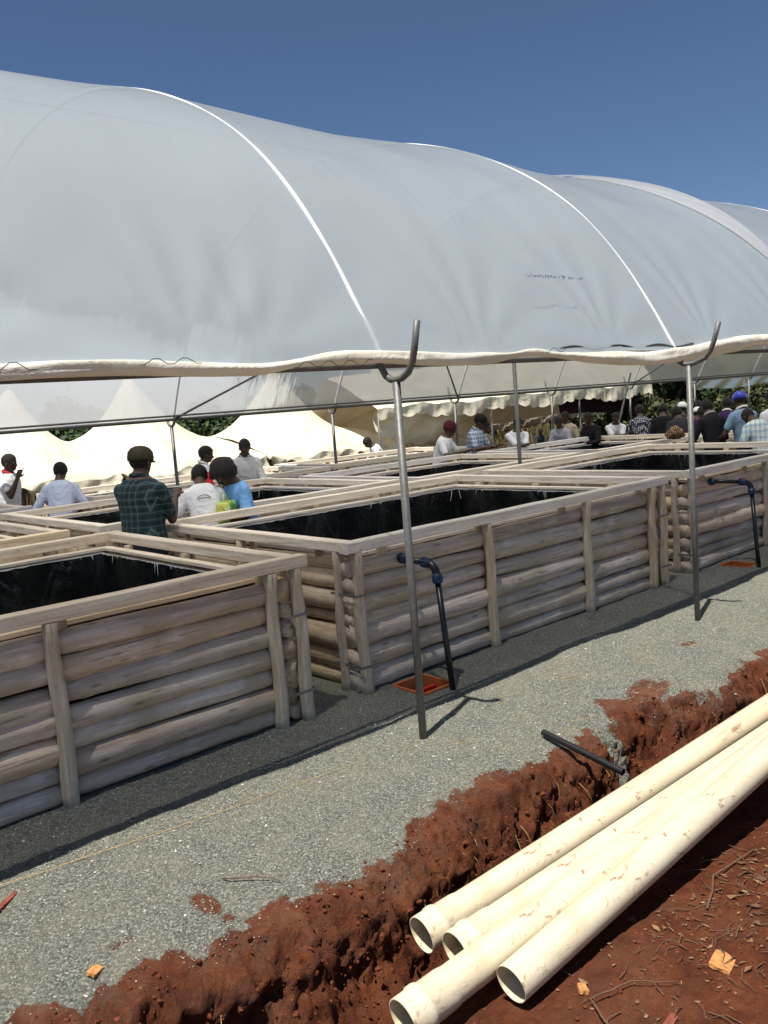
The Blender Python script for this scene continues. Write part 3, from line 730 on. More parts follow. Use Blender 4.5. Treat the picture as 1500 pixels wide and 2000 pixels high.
# wiggle wire over the lock channel
for x0, x1, z0, am in ((.9, 1.42, 2.283, .016), (1.85, 2.2, 2.287, .013), (2.72, 3.3, 2.25, .014), (4.86, 5.12, 2.29, .014)):
    b = MB(); pts = []; x = x0; k = 0
    while x < x1:
        pts += [(x, 3.748, z0+am*(1 if k % 2 else -1)), (x+.03, 3.748, z0+am*(1 if k % 2 else -1))]; x += .075; k += 1
    b.tube(pts, .0021, 6, caps=True); b.build('wiggle_wire', M['wire'], GH, True, off=GO)
b = MB(); b.tube([(x, 3.83, 2.305+.012*math.sin(x*11)) for x in np.arange(5.1, 7.0, .04)], .010, 8); b.build('wiggle_wire', M['wire'], GH, True, off=GO)
# faint printed marking on the film (illegible small print)
def print_marks():
    b = MB(); rr = random.Random(5); x = 4.98
    while x < 5.66:
        if rr.random() < .16: x += .022; continue
        y0_, z0_ = 0, 0
        for k in range(rr.choice((2, 3))):
            zc = 2.83+rr.uniform(-.010, .010)
            t = min(range(20, 60), key=lambda i: abs(AR[i][1]-zc) if AR[i][0] < 6 else 9)
            yy = np.interp(zc, [p[1] for p in AR[:60]], [p[0] for p in AR[:60]])-.135
            w_ = rr.uniform(.004, .011)
            b.box((x, yy, zc), (x+w_, yy+.002, zc+rr.choice((.004, .013))))
        x += .0165
    b.build('printed_marking', simple('grey print ink', (.33, .37, .42), .7, 0, .1), GH, off=GO)
print_marks()
# film curtain dropping below the far gutter at the right
V = []; xs = np.arange(22.9, 36, .25)
for x in xs:
    for j in range(5): V.append((x, 12.66+.02*math.sin(x*5+j), 2.03-.28*j/4*(1+.15*math.sin(x*1.3))))
F = [(i*5+j, (i+1)*5+j, (i+1)*5+j+1, i*5+j+1) for i in range(len(xs)-1) for j in range(4)]
me = from_arrays('film_skirt', [(p[0]-GO[0], p[1]-GO[1], p[2]-GO[2]) for p in V], F); link('film_skirt', me, M['flap'], GH, True)

# ------------------------------------------------------------------ people
def ico(sub=2):
    bm = bmesh.new(); bmesh.ops.create_icosphere(bm, subdivisions=sub, radius=1)
    v = np.array([q.co[:] for q in bm.verts]); f = [[q.index for q in g.verts] for g in bm.faces]; bm.free(); return v, f
ICO = ico(2); ICO3 = ico(3)
def ell(mb, c, r, rot=None):
    v, f = ICO; P = v*np.array(r)
    if rot is not None: P = P @ np.array(rot.to_3x3()).T
    mb.add([Vector(p)+Vector(c) for p in P], f)
def cone(mb, p0, p1, r0, r1, n=12):
    p0 = Vector(p0); p1 = Vector(p1); d = (p1-p0); L = d.length
    if L < 1e-6: return
    d /= L; pts = []; rad = []
    for a in (90, 60, 30): pts.append(p0-d*r0*math.sin(math.radians(a))); rad.append(max(1e-4, r0*math.cos(math.radians(a))))
    pts.append(p0); rad.append(r0); pts.append(p1); rad.append(r1)
    for a in (30, 60, 90): pts.append(p1+d*r1*math.sin(math.radians(a))); rad.append(max(1e-4, r1*math.cos(math.radians(a))))
    mb.tube(pts, rad, n)
def rings(mb, R, n=18):
    """R: list of (centre, side half width, depth half width, side vector, forward vector)"""
    V = []
    for c, a, b, sv, fv in R:
        for k in range(n):
            t = 2*PI*k/n; ca, sa = math.cos(t), math.sin(t)
            ca = math.copysign(abs(ca)**.85, ca); sa = math.copysign(abs(sa)**.85, sa)
            V.append(Vector(c)+Vector(sv)*a*ca+Vector(fv)*b*sa)
    m = len(R)
    F = [(i*n+k, i*n+(k+1) % n, (i+1)*n+(k+1) % n, (i+1)*n+k) for i in range(m-1) for k in range(n)]+[tuple(reversed(range(n))), tuple((m-1)*n+k for k in range(n))]
    mb.add(V, F)
def remesh(mb, name, mat, parent, vox, sm=4):
    me = bpy.data.meshes.new('tmp'); me.from_pydata([tuple(p) for p in mb.v], [], mb.f); me.update()
    bm = bmesh.new(); bm.from_mesh(me); bmesh.ops.recalc_face_normals(bm, faces=bm.faces[:]); bm.to_mesh(me); bm.free()
    o = bpy.data.objects.new('tmp', me); C.objects.link(o)
    md = o.modifiers.new('r', 'REMESH'); md.mode = 'VOXEL'; md.voxel_size = vox
    ms = o.modifiers.new('s', 'SMOOTH'); ms.factor = .5; ms.iterations = sm
    dg = bpy.context.evaluated_depsgraph_get(); e = o.evaluated_get(dg)
    m2 = bpy.data.meshes.new_from_object(e, depsgraph=dg); m2.name = name
    bpy.data.objects.remove(o); m2.materials.clear()
    return link(name, m2, mat, parent, True)

def skin_mat(name, col):
    m, n, l, b = mat_new(name); f = noise(n, l, coords(n, l), 9, 3)
    l.new(ramp(n, l, f, [(.3, tuple(x*.85 for x in col)), (.7, tuple(x*1.15 for x in col))]), b.inputs['Base Color'])
    b.inputs['Roughness'].default_value = .5; b.inputs['Specular IOR Level'].default_value = .35; return m
M['skin'] = skin_mat('dark brown skin', (.075, .040, .026))
M['hair'] = simple('black hair', (.010, .008, .007), .85, 0, .3, 120, .8)
M['eye'] = simple('eye white', (.55, .52, .48), .3, 0, .02)
def fabric(name, col, var=.08):
    m, n, l, b = mat_new(name); v = coords(n, l)
    f = noise(n, l, coords(n, l, (1, 1, .7)), 7, 4, .5, .8)
    l.new(ramp(n, l, f, [(.3, tuple(x*(1-var) for x in col)), (.7, tuple(min(1, x*(1+var)) for x in col))]), b.inputs['Base Color'])
    b.inputs['Roughness'].default_value = .85; b.inputs['Specular IOR Level'].default_value = .15
    bump(n, l, b, f, .75, .05); return m
def plaid(name, base, dark, light, sc):
    m, n, l, b = mat_new(name)
    t = n.new('ShaderNodeTexCoord'); sx = n.new('ShaderNodeSeparateXYZ'); l.new(t.outputs['Object'], sx.inputs[0])
    def band(sock, f, w_, ph=0):
        a = math_(n, l, 'FRACT', math_(n, l, 'MULTIPLY_ADD', sock, f, ph+10)); return math_(n, l, 'LESS_THAN', a, w_)
    hsum = math_(n, l, 'ADD', sx.outputs[0], sx.outputs[1])
    hor = band(sx.outputs[2], sc, .42); ver = band(hsum, sc, .42)
    h2 = band(sx.outputs[2], sc, .09, .3); v2 = band(hsum, sc, .09, .3)
    c = mixc(n, l, math_(n, l, 'MULTIPLY', hor, .5), base, dark); c = mixc(n, l, math_(n, l, 'MULTIPLY', ver, .5), c, dark)
    c = mixc(n, l, math_(n, l, 'MULTIPLY', h2, .75), c, light); c = mixc(n, l, math_(n, l, 'MULTIPLY', v2, .75), c, light)
    l.new(c, b.inputs['Base Color']); b.inputs['Roughness'].default_value = .85; b.inputs['Specular IOR Level'].default_value = .15
    bump(n, l, b, noise(n, l, coords(n, l, (1, 1, .7)), 7, 4, .5, .8), .7, .05); return m
def dots(name, base, dot, sc):
    m, n, l, b = mat_new(name); vo = n.new('ShaderNodeTexVoronoi'); vo.inputs['Scale'].default_value = sc; vo.inputs['Randomness'].default_value = .25
    l.new(coords(n, l), vo.inputs['Vector'])
    l.new(mixc(n, l, math_(n, l, 'LESS_THAN', vo.outputs['Distance'], .34), base, dot), b.inputs['Base Color']); b.inputs['Roughness'].default_value = .8; return m
FAB = {'white': fabric('white shirt cloth', (.78, .78, .80)), 'white2': fabric('off white shirt cloth', (.62, .62, .64)), 'paleblue': fabric('pale blue shirt cloth', (.56, .62, .80)),
       'blue': fabric('blue blouse cloth', (.20, .42, .78)), 'black': fabric('black jacket cloth', (.014, .014, .018)), 'darkgrey': fabric('dark grey cloth', (.04, .04, .045)), 'grey': fabric('grey hood cloth', (.36, .36, .42)),
       'navy': fabric('navy trouser cloth', (.025, .03, .05)), 'purple': fabric('purple cloth', (.05, .018, .09)), 'maroon': fabric('maroon wrap cloth', (.09, .018, .028)),
       'red': fabric('red sleeve cloth', (.55, .03, .03)), 'olive': fabric('olive cap cloth', (.055, .045, .028)), 'bluecap': simple('glossy blue cap', (.02, .05, .42), .3, 0, .05), 'whitecap': simple('white cap', (.85, .85, .85), .6, 0, .03),
       'tan': fabric('beige cloth', (.45, .38, .28)), 'denim': fabric('denim waistcoat', (.22, .33, .46)),
       'plaidgreen': plaid('dark green plaid', (.030, .055, .058), (.012, .022, .028), (.10, .16, .17), 16),
       'plaidblue': plaid('blue check', (.42, .50, .60), (.07, .13, .24), (.75, .78, .82), 14),
       'plaidlight': plaid('light check', (.70, .76, .76), (.15, .33, .45), (.62, .68, .42), 11),
       'dots': dots('polka dot cloth', (.012, .014, .035), (.75, .75, .8), 30), 'gold': dots('gold patterned cloth', (.10, .05, .03), (.62, .42, .14), 38)}

def person(label, x, y, h, yaw, shirt='white', lean=0, head=(0, 0), hands=None, sleeve=.6, trousers='navy', hair='short', hat=None, vox=.013, face=False, fingers=True, wide=1.0, collar=None, group=None, elbow=None, curl=.6, sleeves=None):
    """x, y feet; yaw facing direction in degrees; hands: two wrist targets (fwd, left, up) in body frame, or None"""
    s = h/1.715; root = empty('person', (x, y, 0), label, 'person', group, rz=math.radians(yaw))
    hip = Vector((0, 0, .93)); Rl = Matrix.Rotation(math.radians(lean), 4, 'Y')
    back = .10*math.sin(math.radians(lean))*2
    hip = hip+Vector((-back, 0, 0))
    def T(p): q = Rl @ (Vector(p)-Vector((0, 0, .93))); return q+hip
    SV = Vector((0, 1, 0)); FV = (Rl @ Vector((1, 0, 0)))
    W = wide
    hc = T((.022, 0, 1.448)); Rh = Matrix.Rotation(math.radians(lean*.65+head[1]), 4, 'Y'); Rh = Matrix.Rotation(math.radians(head[0]), 4, 'Z') @ Rh
    def Hd(p): return hc+Rh @ (Vector(p)+Vector((.012, 0, .115)))
    mb = MB(); K = lambda v: v*s
    def torso(m, g, z0=.80, z1=1.5):
        prof = [(.80, .160, .112, 0), (.90, .168, .118, 0), (1.02, .150, .108, .004), (1.15, .155, .112, .006), (1.27, .172, .120, .006), (1.345, .166, .110, 0), (1.39, .142, .092, -.004), (1.43, .098, .076, -.002), (1.46, .060, .062, .006), (1.49, .056, .058, .01)]
        R = []
        for z, a, b_, f in prof:
            if z < z0 or z > z1: continue
            c = T((f, 0, z)) if z > .93 else Vector((f-back*(1), 0, z))
            fv = FV if z > .93 else Vector((1, 0, 0))
            R.append((K(c), K(a*W+g), K(b_*W+g*1.15), SV, fv))
        rings(m, R)
    torso(mb, 0)
    cone(mb, K(T((.0, 0, 1.46))), K(Hd((-.02, 0, -.05))), K(.058), K(.055))
    # head
    ell(mb, K(Hd((-.008, 0, .03))), (K(.109), K(.086), K(.106)), Rh); ell(mb, K(Hd((.022, 0, -.035))), (K(.066), K(.058), K(.072)), Rh)
    ell(mb, K(Hd((.052, 0, -.080))), (K(.030), K(.030), K(.022)), Rh)
    cone(mb, K(Hd((.080, 0, .02))), K(Hd((.102, 0, -.022))), K(.011), K(.016)); ell(mb, K(Hd((.094, 0, -.026))), (K(.015), K(.021), K(.012)), Rh)
    ell(mb, K(Hd((.080, 0, -.052))), (K(.014), K(.026), K(.008)), Rh); ell(mb, K(Hd((.078, 0, -.064))), (K(.013), K(.022), K(.008)), Rh)
    ell(mb, K(Hd((.076, 0, .035))), (K(.020), K(.052), K(.012)), Rh)
    for sg in (-1, 1): ell(mb, K(Hd((-.004, sg*.080, -.005))), (K(.020), K(.010), K(.032)), Rh)
    # arms
    sh = MB(); arms = []
    for i, sg in enumerate((1, -1)):
        S = T((-.005, sg*.166*W, 1.335)); tgt = None if hands is None else hands[i]
        if tgt is None: tgt = tuple(S+Vector((.06, sg*.07, -.53)))
        Wp = Vector(tgt); D = Wp-S; L1, L2 = .29, .262; dd = min(D.length, L1+L2-.004); Dn = D.normalized(); Wp = S+Dn*dd
        a = (L1*L1-L2*L2+dd*dd)/(2*dd); hh = math.sqrt(max(0, L1*L1-a*a))
        bd = Vector((-.45, sg*.55, -.8)) if elbow is None else Vector((elbow[0], sg*elbow[1], elbow[2]))
        bd = (bd-Dn*bd.dot(Dn)).normalized(); E = S+Dn*a+bd*hh
        arms.append((S, E, Wp)); cone(mb, K(S), K(S+(E-S)*.45), K(.056), K(.049)); cone(mb, K(S+(E-S)*.45), K(E), K(.049), K(.038)); cone(mb, K(E), K(E+(Wp-E)*.35), K(.038), K(.040)); cone(mb, K(E+(Wp-E)*.35), K(Wp), K(.040), K(.026))
        f = (Wp-E).normalized(); pn = Vector((0, 0, -1)); 
        if abs(f.z) > .8: pn = Vector((0, -sg, 0))
        pn = (pn-f*pn.dot(f)).normalized(); sd = pn.cross(f)*(-sg)   # towards the thumb
        P = Wp+f*.05; 
        rings(mb, [(K(Wp), K(.026), K(.019), sd, pn), (K(Wp+f*.03), K(.034), K(.016), sd, pn), (K(Wp+f*.085), K(.041), K(.014), sd, pn), (K(Wp+f*.10), K(.036), K(.011), sd, pn)], 12)
        fr = .0095 if vox > .008 else .0085
        for j, (o_, ln) in enumerate(((.030, .072), (.010, .080), (-.010, .075), (-.029, .058))):
            b0 = Wp+f*.092+sd*o_; cu = curl*(1+.12*j); d1 = (f*math.cos(cu*.5)+pn*math.sin(cu*.5)+sd*o_*2).normalized(); b1 = b0+d1*ln*.5
            d2 = (f*math.cos(cu*1.4)+pn*math.sin(cu*1.4)).normalized(); b2 = b1+d2*ln*.5
            if fingers == 'point' and i == 1 and j == 0: b1 = b0+(f+sd*.1).normalized()*ln*.55; b2 = b1+f*ln*.5
            cone(mb, K(b0), K(b1), K(fr), K(fr*.92), 8); cone(mb, K(b1), K(b2), K(fr*.92), K(fr*.8), 8)
        t0 = Wp+f*.03+sd*.026; t1 = t0+(f*.6+sd*.7+pn*.3).normalized()*.036; t2 = t1+(f*.9+sd*.15+pn*.45).normalized()*.032
        cone(mb, K(t0), K(t1), K(fr*1.25), K(fr*1.1), 8); cone(mb, K(t1), K(t2), K(fr*1.1), K(fr*.9), 8)
        g = .011
        k = min(1, sleeve/.5) if sleeve < .5 else 1
        if sleeves:
            sl = MB(); cone(sl, K(S+(E-S)*.25), K(S+(E-S)*.85), K(.071), K(.066)); remesh(sl, 'sleeve', FAB[sleeves], root, .012*s, 4)
        cone(sh, K(S), K(S+(E-S)*(k if sleeve < .5 else 1)), K(.058+g), K(.044+g if sleeve >= .5 else .050+g))
        if sleeve > .5: cone(sh, K(E), K(E+(Wp-E)*min(1, (sleeve-.5)*2)), K(.044+g*.8), K(.030+g*.7))
    # legs
    tr = MB()
    for sg in (-1, 1):
        h0 = Vector((-back, sg*.088, .90)); kn = Vector((.02-back*.5, sg*.098, .49)); an = Vector((-.02, sg*.102, .085))
        cone(mb, K(h0), K(kn), K(.084), K(.056)); cone(mb, K(kn), K(kn+(an-kn)*.35), K(.056), K(.055)); cone(mb, K(kn+(an-kn)*.35), K(an), K(.055), K(.036)); cone(mb, K(an+Vector((-.02, 0, -.03))), K(an+Vector((.13, sg*.012, -.05))), K(.036), K(.030))
        cone(tr, K(h0), K(kn), K(.100), K(.076)); cone(tr, K(kn), K(an+Vector((0, 0, -.01))), K(.076), K(.062))
    o = remesh(mb, 'body', M['skin'], root, vox*s, 3)
    torso(sh, .014, .85, 1.44); shm = FAB[shirt]
    so = remesh(sh, 'shirt', shm, root, max(.011, vox)*s, 5)
    rings(tr, [(K(Vector((-back, 0, z))), K(a*W), K(b_*W), SV, Vector((1, 0, 0))) for z, a, b_ in ((.80, .178, .128), (.88, .182, .130), (.97, .168, .122))])
    remesh(tr, 'trousers', FAB[trousers], root, .02*s, 3)
    for sg in (-1, 1):
        b = MB(); rings(b, [(K(Vector((c0, sg*.108, z_))), K(a_), K(q_), Vector((0, 1, 0)), Vector((0, 0, 1))) for c0, z_, a_, q_ in ((-.085, .045, .022, .035), (-.07, .05, .040, .048), (.0, .05, .044, .048), (.08, .038, .050, .036), (.14, .03, .044, .027), (.165, .025, .022, .016))], 12)
        b.build('shoe', FAB['black'], root, True)
    if collar:
        b = MB(); cc = T((.0, 0, 1.44)); pts = []
        for k in range(15):
            t = 2*PI*k/14*.86+.45; pts.append(K(cc+SV*math.sin(t)*.078+FV*math.cos(t)*.074+Vector((0, 0, .010-.02*math.cos(t)))))
        b.tube(pts, K(.017), 8, squash=.55); b.build('collar', FAB[collar], root, True)
    # hair and hats
    v, f_ = ICO3
    if hair:
        big = {'short': 1.025, 'afro': 1.5, 'tied': 1.10}[hair]; keep = []; P = []
        for q in v:
            nz_ = 1+(.03 if hair == 'short' else .09)*math.sin(q[0]*23+q[1]*17+q[2]*29)*.5+random.uniform(-1, 1)*(.012 if hair == 'short' else .06)
            P.append(K(Hd((q[0]*.109*big*nz_-.008-(.018 if hair == 'afro' else 0), q[1]*.086*big*nz_*(1.1 if hair == 'afro' else 1), q[2]*.106*big*nz_+.034))))
        def isface(q): return (q[0] > .32 and q[2] < .50) or q[2] < -.55 or (q[0] > -.1 and q[2] < -.25)
        ff = [g for g in f_ if not all(isface(v[i]) for i in g)]
        b = MB(); b.add(P, ff); b.build('hair', M['hair'], root, True)
    if hat:
        kind, hm = hat; b = MB(); R = []
        prof = ((.015, .112, .092), (.045, .116, .095), (.090, .109, .090), (.122, .084, .070), (.140, .045, .040), (.145, .006, .006)) if kind != 'wrap' else ((-.02, .102, .086), (.03, .116, .098), (.09, .112, .094), (.14, .085, .072), (.16, .05, .04), (.168, .006, .006))
        upv = (Rh @ Vector((0, 0, 1))); fv = Rh @ Vector((1, 0, 0)); sv = Rh @ Vector((0, 1, 0))
        rings(b, [(K(Hd((-.010, 0, z_))), K(w_), K(d_), sv, fv) for z_, d_, w_ in prof], 24)
        hm_ = FAB[hm] if hm in FAB else M[hm]
        ho = b.build('cap' if kind != 'wrap' else 'head_wrap', hm_, root, True)
        if kind == 'cap':
            b = MB(); V = []; n = 13
            for layer in (0, .006):
                for k in range(n):
                    t = -1.15+2.3*k/(n-1)
                    for q in (0, 1):
                        rx_ = .092+q*.078*math.cos(t*.85); V.append(K(Hd((-.010+rx_*math.cos(t) if q == 0 else -.010+.092*math.cos(t)+.075*math.cos(t*.9)**.8, .082*math.sin(t), .024+layer-.018*q))))
            F = []
            for k in range(n-1):
                a0 = 2*k; F.append((a0, a0+2, a0+3, a0+1)); a1 = 2*n+2*k; F.append((a1, a1+1, a1+3, a1+2)); F.append((a0+1, a0+3, a1+3, a1+1))
            b.add(V, F); b.build('brim', hm_, root, True)
    if face:
        for sg in (-1, 1):
            b = MB(); ell(b, K(Hd((.079, sg*.030, .012))), (K(.010), K(.014), K(.008)), Rh); b.build('eye', M['eye'], root, True)
    return root, K, T, arms
AG = 'onlookers leaning on the tank rails'
def face_to(x, y): return math.degrees(math.atan2(-y, -x))   # facing the camera
# nearer group, left
person('man in a white shirt with red collar at the left edge, raising one finger', 4.13, 12.83, 1.76, -50, 'white', 4, (0, 0), [None, (.27, -.20, 1.36)], .3, 'navy', 'short', None, .009, True, 'point', collar='red', elbow=(-.2, .3, -1), curl=.9)
person('man in a long sleeved pale blue shirt, back turned, beside the raised finger man', 4.17, 11.02, 1.66, 62, 'paleblue', 16, (-18, 10), [(.22, .40, .92), (.25, -.22, 1.02)], .97, 'navy', 'short', None, .010)
p3 = person('big man in a dark green plaid shirt and olive cap holding up a camera', 3.43, 7.20, 1.83, 26, 'plaidgreen', 3, (0, 4), [(.30, .10, 1.22), (.30, -.13, 1.24)], .36, 'navy', 'short', ('cap', 'olive'), .0075, True, wide=1.16, curl=1.1, collar='plaidgreen', elbow=(-.3, .25, -1))
person('man in a white polo with red sleeves looking to the right in profile', 6.15, 10.95, 1.67, -22, 'white', 12, (0, 2), [(.40, .10, 1.04), (.36, -.28, 1.06)], .34, 'navy', 'short', None, .009, True, collar='white', sleeves='red')
person('man in an open necked white shirt facing the camera, head bowed', 6.92, 10.96, 1.72, -118, 'white2', 10, (10, 12), [(.30, .12, 1.00), (.34, -.10, 1.02)], .62, 'navy', 'short', None, .009, True, collar='white2')
p6 = person('man bent forward in a white tee shirt with an arched logo across its back', 4.36, 7.72, 1.66, 72, 'white', 26, (-14, 22), [(.34, .34, .98), (.46, -.16, 1.0)], .38, 'navy', 'short', None, .0085)
p7 = person('woman with big black hair in a light blue blouse looking down at a bag', 4.80, 7.74, 1.62, 176, 'blue', 14, (0, 34), [(.34, .18, 1.02), (.33, -.02, 1.0)], .40, 'navy', 'afro', None, .0085, True)
# the farther row
person('far off person in white bending down beside the tent pole', 11.9, 13.62, 1.52, 160, 'white', 34, (0, 20), [(.45, .15, .9), (.45, -.15, .9)], .6, 'navy', 'short', None, .014)
person('woman in a white tee with a maroon head wrap leaning over the rail', 10.74, 10.66, 1.70, -68, 'white', 22, (30, 0), [(.46, .16, 1.13), (.44, -.2, 1.13)], .36, 'black', None, ('wrap', 'maroon'), .011, True, collar=None)
person('man in a blue and white checked shirt and dark cap leaning on the far rail', 11.52, 10.60, 1.76, -72, 'plaidblue', 14, (8, 8), [(.42, .16, 1.12), (.40, -.2, 1.12)], .38, 'navy', 'short', ('cap', 'black'), .011, True, collar='plaidblue')
person('person in white half hidden behind the man in the checked shirt and dark cap', 12.0, 10.95, 1.64, -60, 'white2', 16, (0, 8), [(.44, .16, 1.1), (.44, -.14, 1.1)], .4, 'navy', 'short', None, .014)
person('bearded man in a white tee with folded forearms, behind the thin steel pole', 12.42, 10.38, 1.66, -122, 'white', 22, (0, -6), [(.46, -.06, 1.14), (.44, .10, 1.15)], .36, 'navy', 'short', None, .011, True)
person('small dark figure crouching far off between the poles', 17.9, 14.2, 1.18, -120, 'darkgrey', 24, (0, 10), [(.4, .1, .9), (.4, -.1, .9)], .8, 'navy', 'short', None, .018)
person('person in grey turned sideways at the bend of the far rail', 14.1, 10.62, 1.56, 200, 'grey', 12, (0, 14), [(.36, .1, 1.05), (.36, -.1, 1.05)], .8, 'navy', 'short', None, .014)
person('taller person in off white just behind the person in grey', 14.7, 10.9, 1.62, 185, 'tan', 6, (0, 6), None, .8, 'navy', 'short', None, .014)
person('man in a black jacket turned left, alone beside the leaning pole', 14.35, 10.05, 1.60, 178, 'black', 14, (0, 6), [(.36, .1, 1.05), (.36, -.1, 1.05)], .97, 'black', 'short', None, .014)
person('man in a white tee facing the camera with his arms resting on the far rail', 15.35, 10.2, 1.56, -138, 'white', 22, (0, -4), [(.46, -.05, 1.14), (.46, .07, 1.15)], .36, 'navy', 'short', None, .013, True)
person('woman in a navy polka dot dress seen from behind', 14.92, 9.32, 1.68, 40, 'dots', 16, (0, 14), None, .7, 'black', 'tied', None, .013)
person('person in a black jacket right of the polka dot dress', 15.1, 8.95, 1.66, 30, 'black', 12, (0, 12), None, .9, 'black', 'short', None, .014)
person('broad person in dark grey behind the gold patterned bag', 14.85, 8.45, 1.62, 50, 'darkgrey', 20, (0, 14), None, .9, 'black', 'tied', None, .014, wide=1.15)
person('woman in purple bending over the rail with a gold patterned wrap', 14.66, 7.60, 1.66, 120, 'purple', 28, (0, 20), [(.42, .2, .98), (.42, -.2, .98)], .9, 'black', 'tied', None, .013)
person('person in the upper white cap beside the second forked pole', 15.6, 8.85, 1.64, 20, 'darkgrey', 8, (0, 6), None, .8, 'black', 'short', ('cap', 'whitecap'), .014)
person('person in the lower white cap beside the second forked pole', 14.95, 8.20, 1.55, 10, 'purple', 10, (0, 12), None, .8, 'black', 'short', ('cap', 'whitecap'), .014)
person('woman in a sleeveless beige top facing the camera, right of the second forked pole', 15.7, 8.56, 1.65, -150, 'tan', 6, (0, 10), None, .1, 'black', 'tied', None, .013, True)
person('man in a black jacket with a grey hood round his neck', 12.92, 6.80, 1.76, 62, 'black', 16, (-10, 12), [(.30, .3, .95), (.34, -.2, 1.0)], .97, 'black', 'short', None, .011, collar='grey')
person('person in purple and white glimpsed between the grey hood and the blue cap', 14.9, 7.58, 1.70, 20, 'purple', 10, (0, 8), None, .8, 'navy', 'short', None, .014, collar='white')
person('man in a bright blue cap and denim waistcoat', 13.10, 6.38, 1.82, 64, 'denim', 10, (-16, 8), [(.30, .3, .95), (.34, -.2, 1.0)], .3, 'navy', 'short', ('cap', 'bluecap'), .011, collar='white')
person('man in a light green and white checked shirt bending over the rail, back turned', 12.66, 5.92, 1.66, 72, 'plaidlight', 26, (-10, 34), [(.30, .30, .94), (.34, -.26, .96)], .36, 'tan', 'short', None, .010, wide=1.12)
person('man in a white shirt cut off by the right edge', 13.15, 5.92, 1.80, 60, 'white', 6, (0, 4), None, .6, 'navy', 'short', None, .012)

# things the people hold
def world_of(root, K, p): return root.matrix_basis @ Vector(K(Vector(p)))
def held_camera():
    root, K, T, arms = p3; c = world_of(root, K, (.42, -.02, 1.27)); r = empty('camera', c, 'small dark camera with a lit screen held up by the big man in plaid', 'camera', rz=math.radians(26))
    b = MB(); b.box((-.022, -.065, -.045), (.022, .065, .045)); b.build('camera_body', M['black_pe'], r)
    b = MB(); b.box((-.0255, -.050, -.034), (-.0225, .040, .034)); b.build('screen', simple('camera screen', (.12, .20, .28), .2, 0, .4, 30, .02), r)
    b = MB(); b.tube([(.022, 0, 0), (.05, 0, 0)], [.030, .027], 16); b.build('lens', M['black_pe'], r, True)
held_camera()
def bag():
    root, K, T, arms = p7; c = Vector((4.53, 7.60, 1.05))
    r = empty('shopping_bag', c, 'yellow and green patterned bag held by the woman in the blue blouse', 'bag', rz=math.radians(40))
    m, n, l, b = mat_new('green and yellow printed bag'); vo = n.new('ShaderNodeTexVoronoi'); vo.inputs['Scale'].default_value = 16; l.new(coords(n, l, (1, 1, .6)), vo.inputs['Vector'])
    sp_ = n.new('ShaderNodeSeparateColor'); l.new(vo.outputs['Color'], sp_.inputs[0])
    l.new(ramp(n, l, sp_.outputs[0], [(.2, (.16, .42, .07)), (.45, (.42, .62, .12)), (.65, (.72, .72, .14)), (.9, (.55, .75, .45))]), b.inputs['Base Color']); b.inputs['Roughness'].default_value = .35
    mb = MB(); V = []; nx_, nz_ = 9, 7
    bm = bmesh.new(); bmesh.ops.create_cube(bm, size=1); bmesh.ops.subdivide_edges(bm, edges=bm.edges[:], cuts=5, use_grid_fill=True)
    for v_ in bm.verts:
        q = v_.co; q.x *= .30; q.y *= .08*(1+.5*math.sin(q.z*3+1)); q.z *= .24
        q.y += .012*math.sin(q.x*30+q.z*22); q.x += .008*math.sin(q.z*40)
    me = bpy.data.meshes.new('bag_body'); bm.to_mesh(me); bm.free(); link('bag_body', me, m, r, True)
    b2 = MB(); b2.tube([(-.07, 0, .11), (-.05, .01, .18), (0, .01, .20), (.05, .01, .18), (.07, 0, .11)], .007, 8); b2.build('bag_handle', simple('pale bag handle', (.6, .75, .5), .5, 0), r, True)
bag()
# arched logo on the tee shirt (an arc over a line of tiny unreadable letters)
def back_logo():
    root, K, T, arms = p6; b = MB(); mi = root.matrix_basis.inverted()
    pts = []
    for k in range(13):
        t = -1+2*k/12; pts.append(K(T((-.145+.012*abs(t)**2, .02+.072*t, 1.245+.030*(1-t*t)))))
    b.tube(pts, .0035, 6)
    for k in range(13):
        t = -1+2*k/12; hgt = (.012, .008, .010)[k % 3]; p = K(T((-.147+.012*t*t, .02+.060*t, 1.238)))
        b.box((p.x-.003, p.y-.0028, p.z-hgt/2), (p.x+.001, p.y+.0028, p.z+hgt/2))
    b.build('shirt_logo', M['wire'], root)
back_logo()
# gold patterned cloth over the bending woman's back
v, f_ = ICO3
g = MB(); g.add([(a*.09+.02*math.sin(b_*9), b_*.15+.02*math.sin(c_*7), c_*.10*(1+.2*math.sin(a*9+b_*5))-.05*abs(b_)) for a, b_, c_ in v], f_)
o = g.build('cloth_bundle', FAB['gold'], None, True); o.location = (12.98, 7.50, 1.20); o.rotation_euler = (0, .4, .7)
tag(o, 'gold patterned cloth bundle in front of the woman in purple', 'bundle')

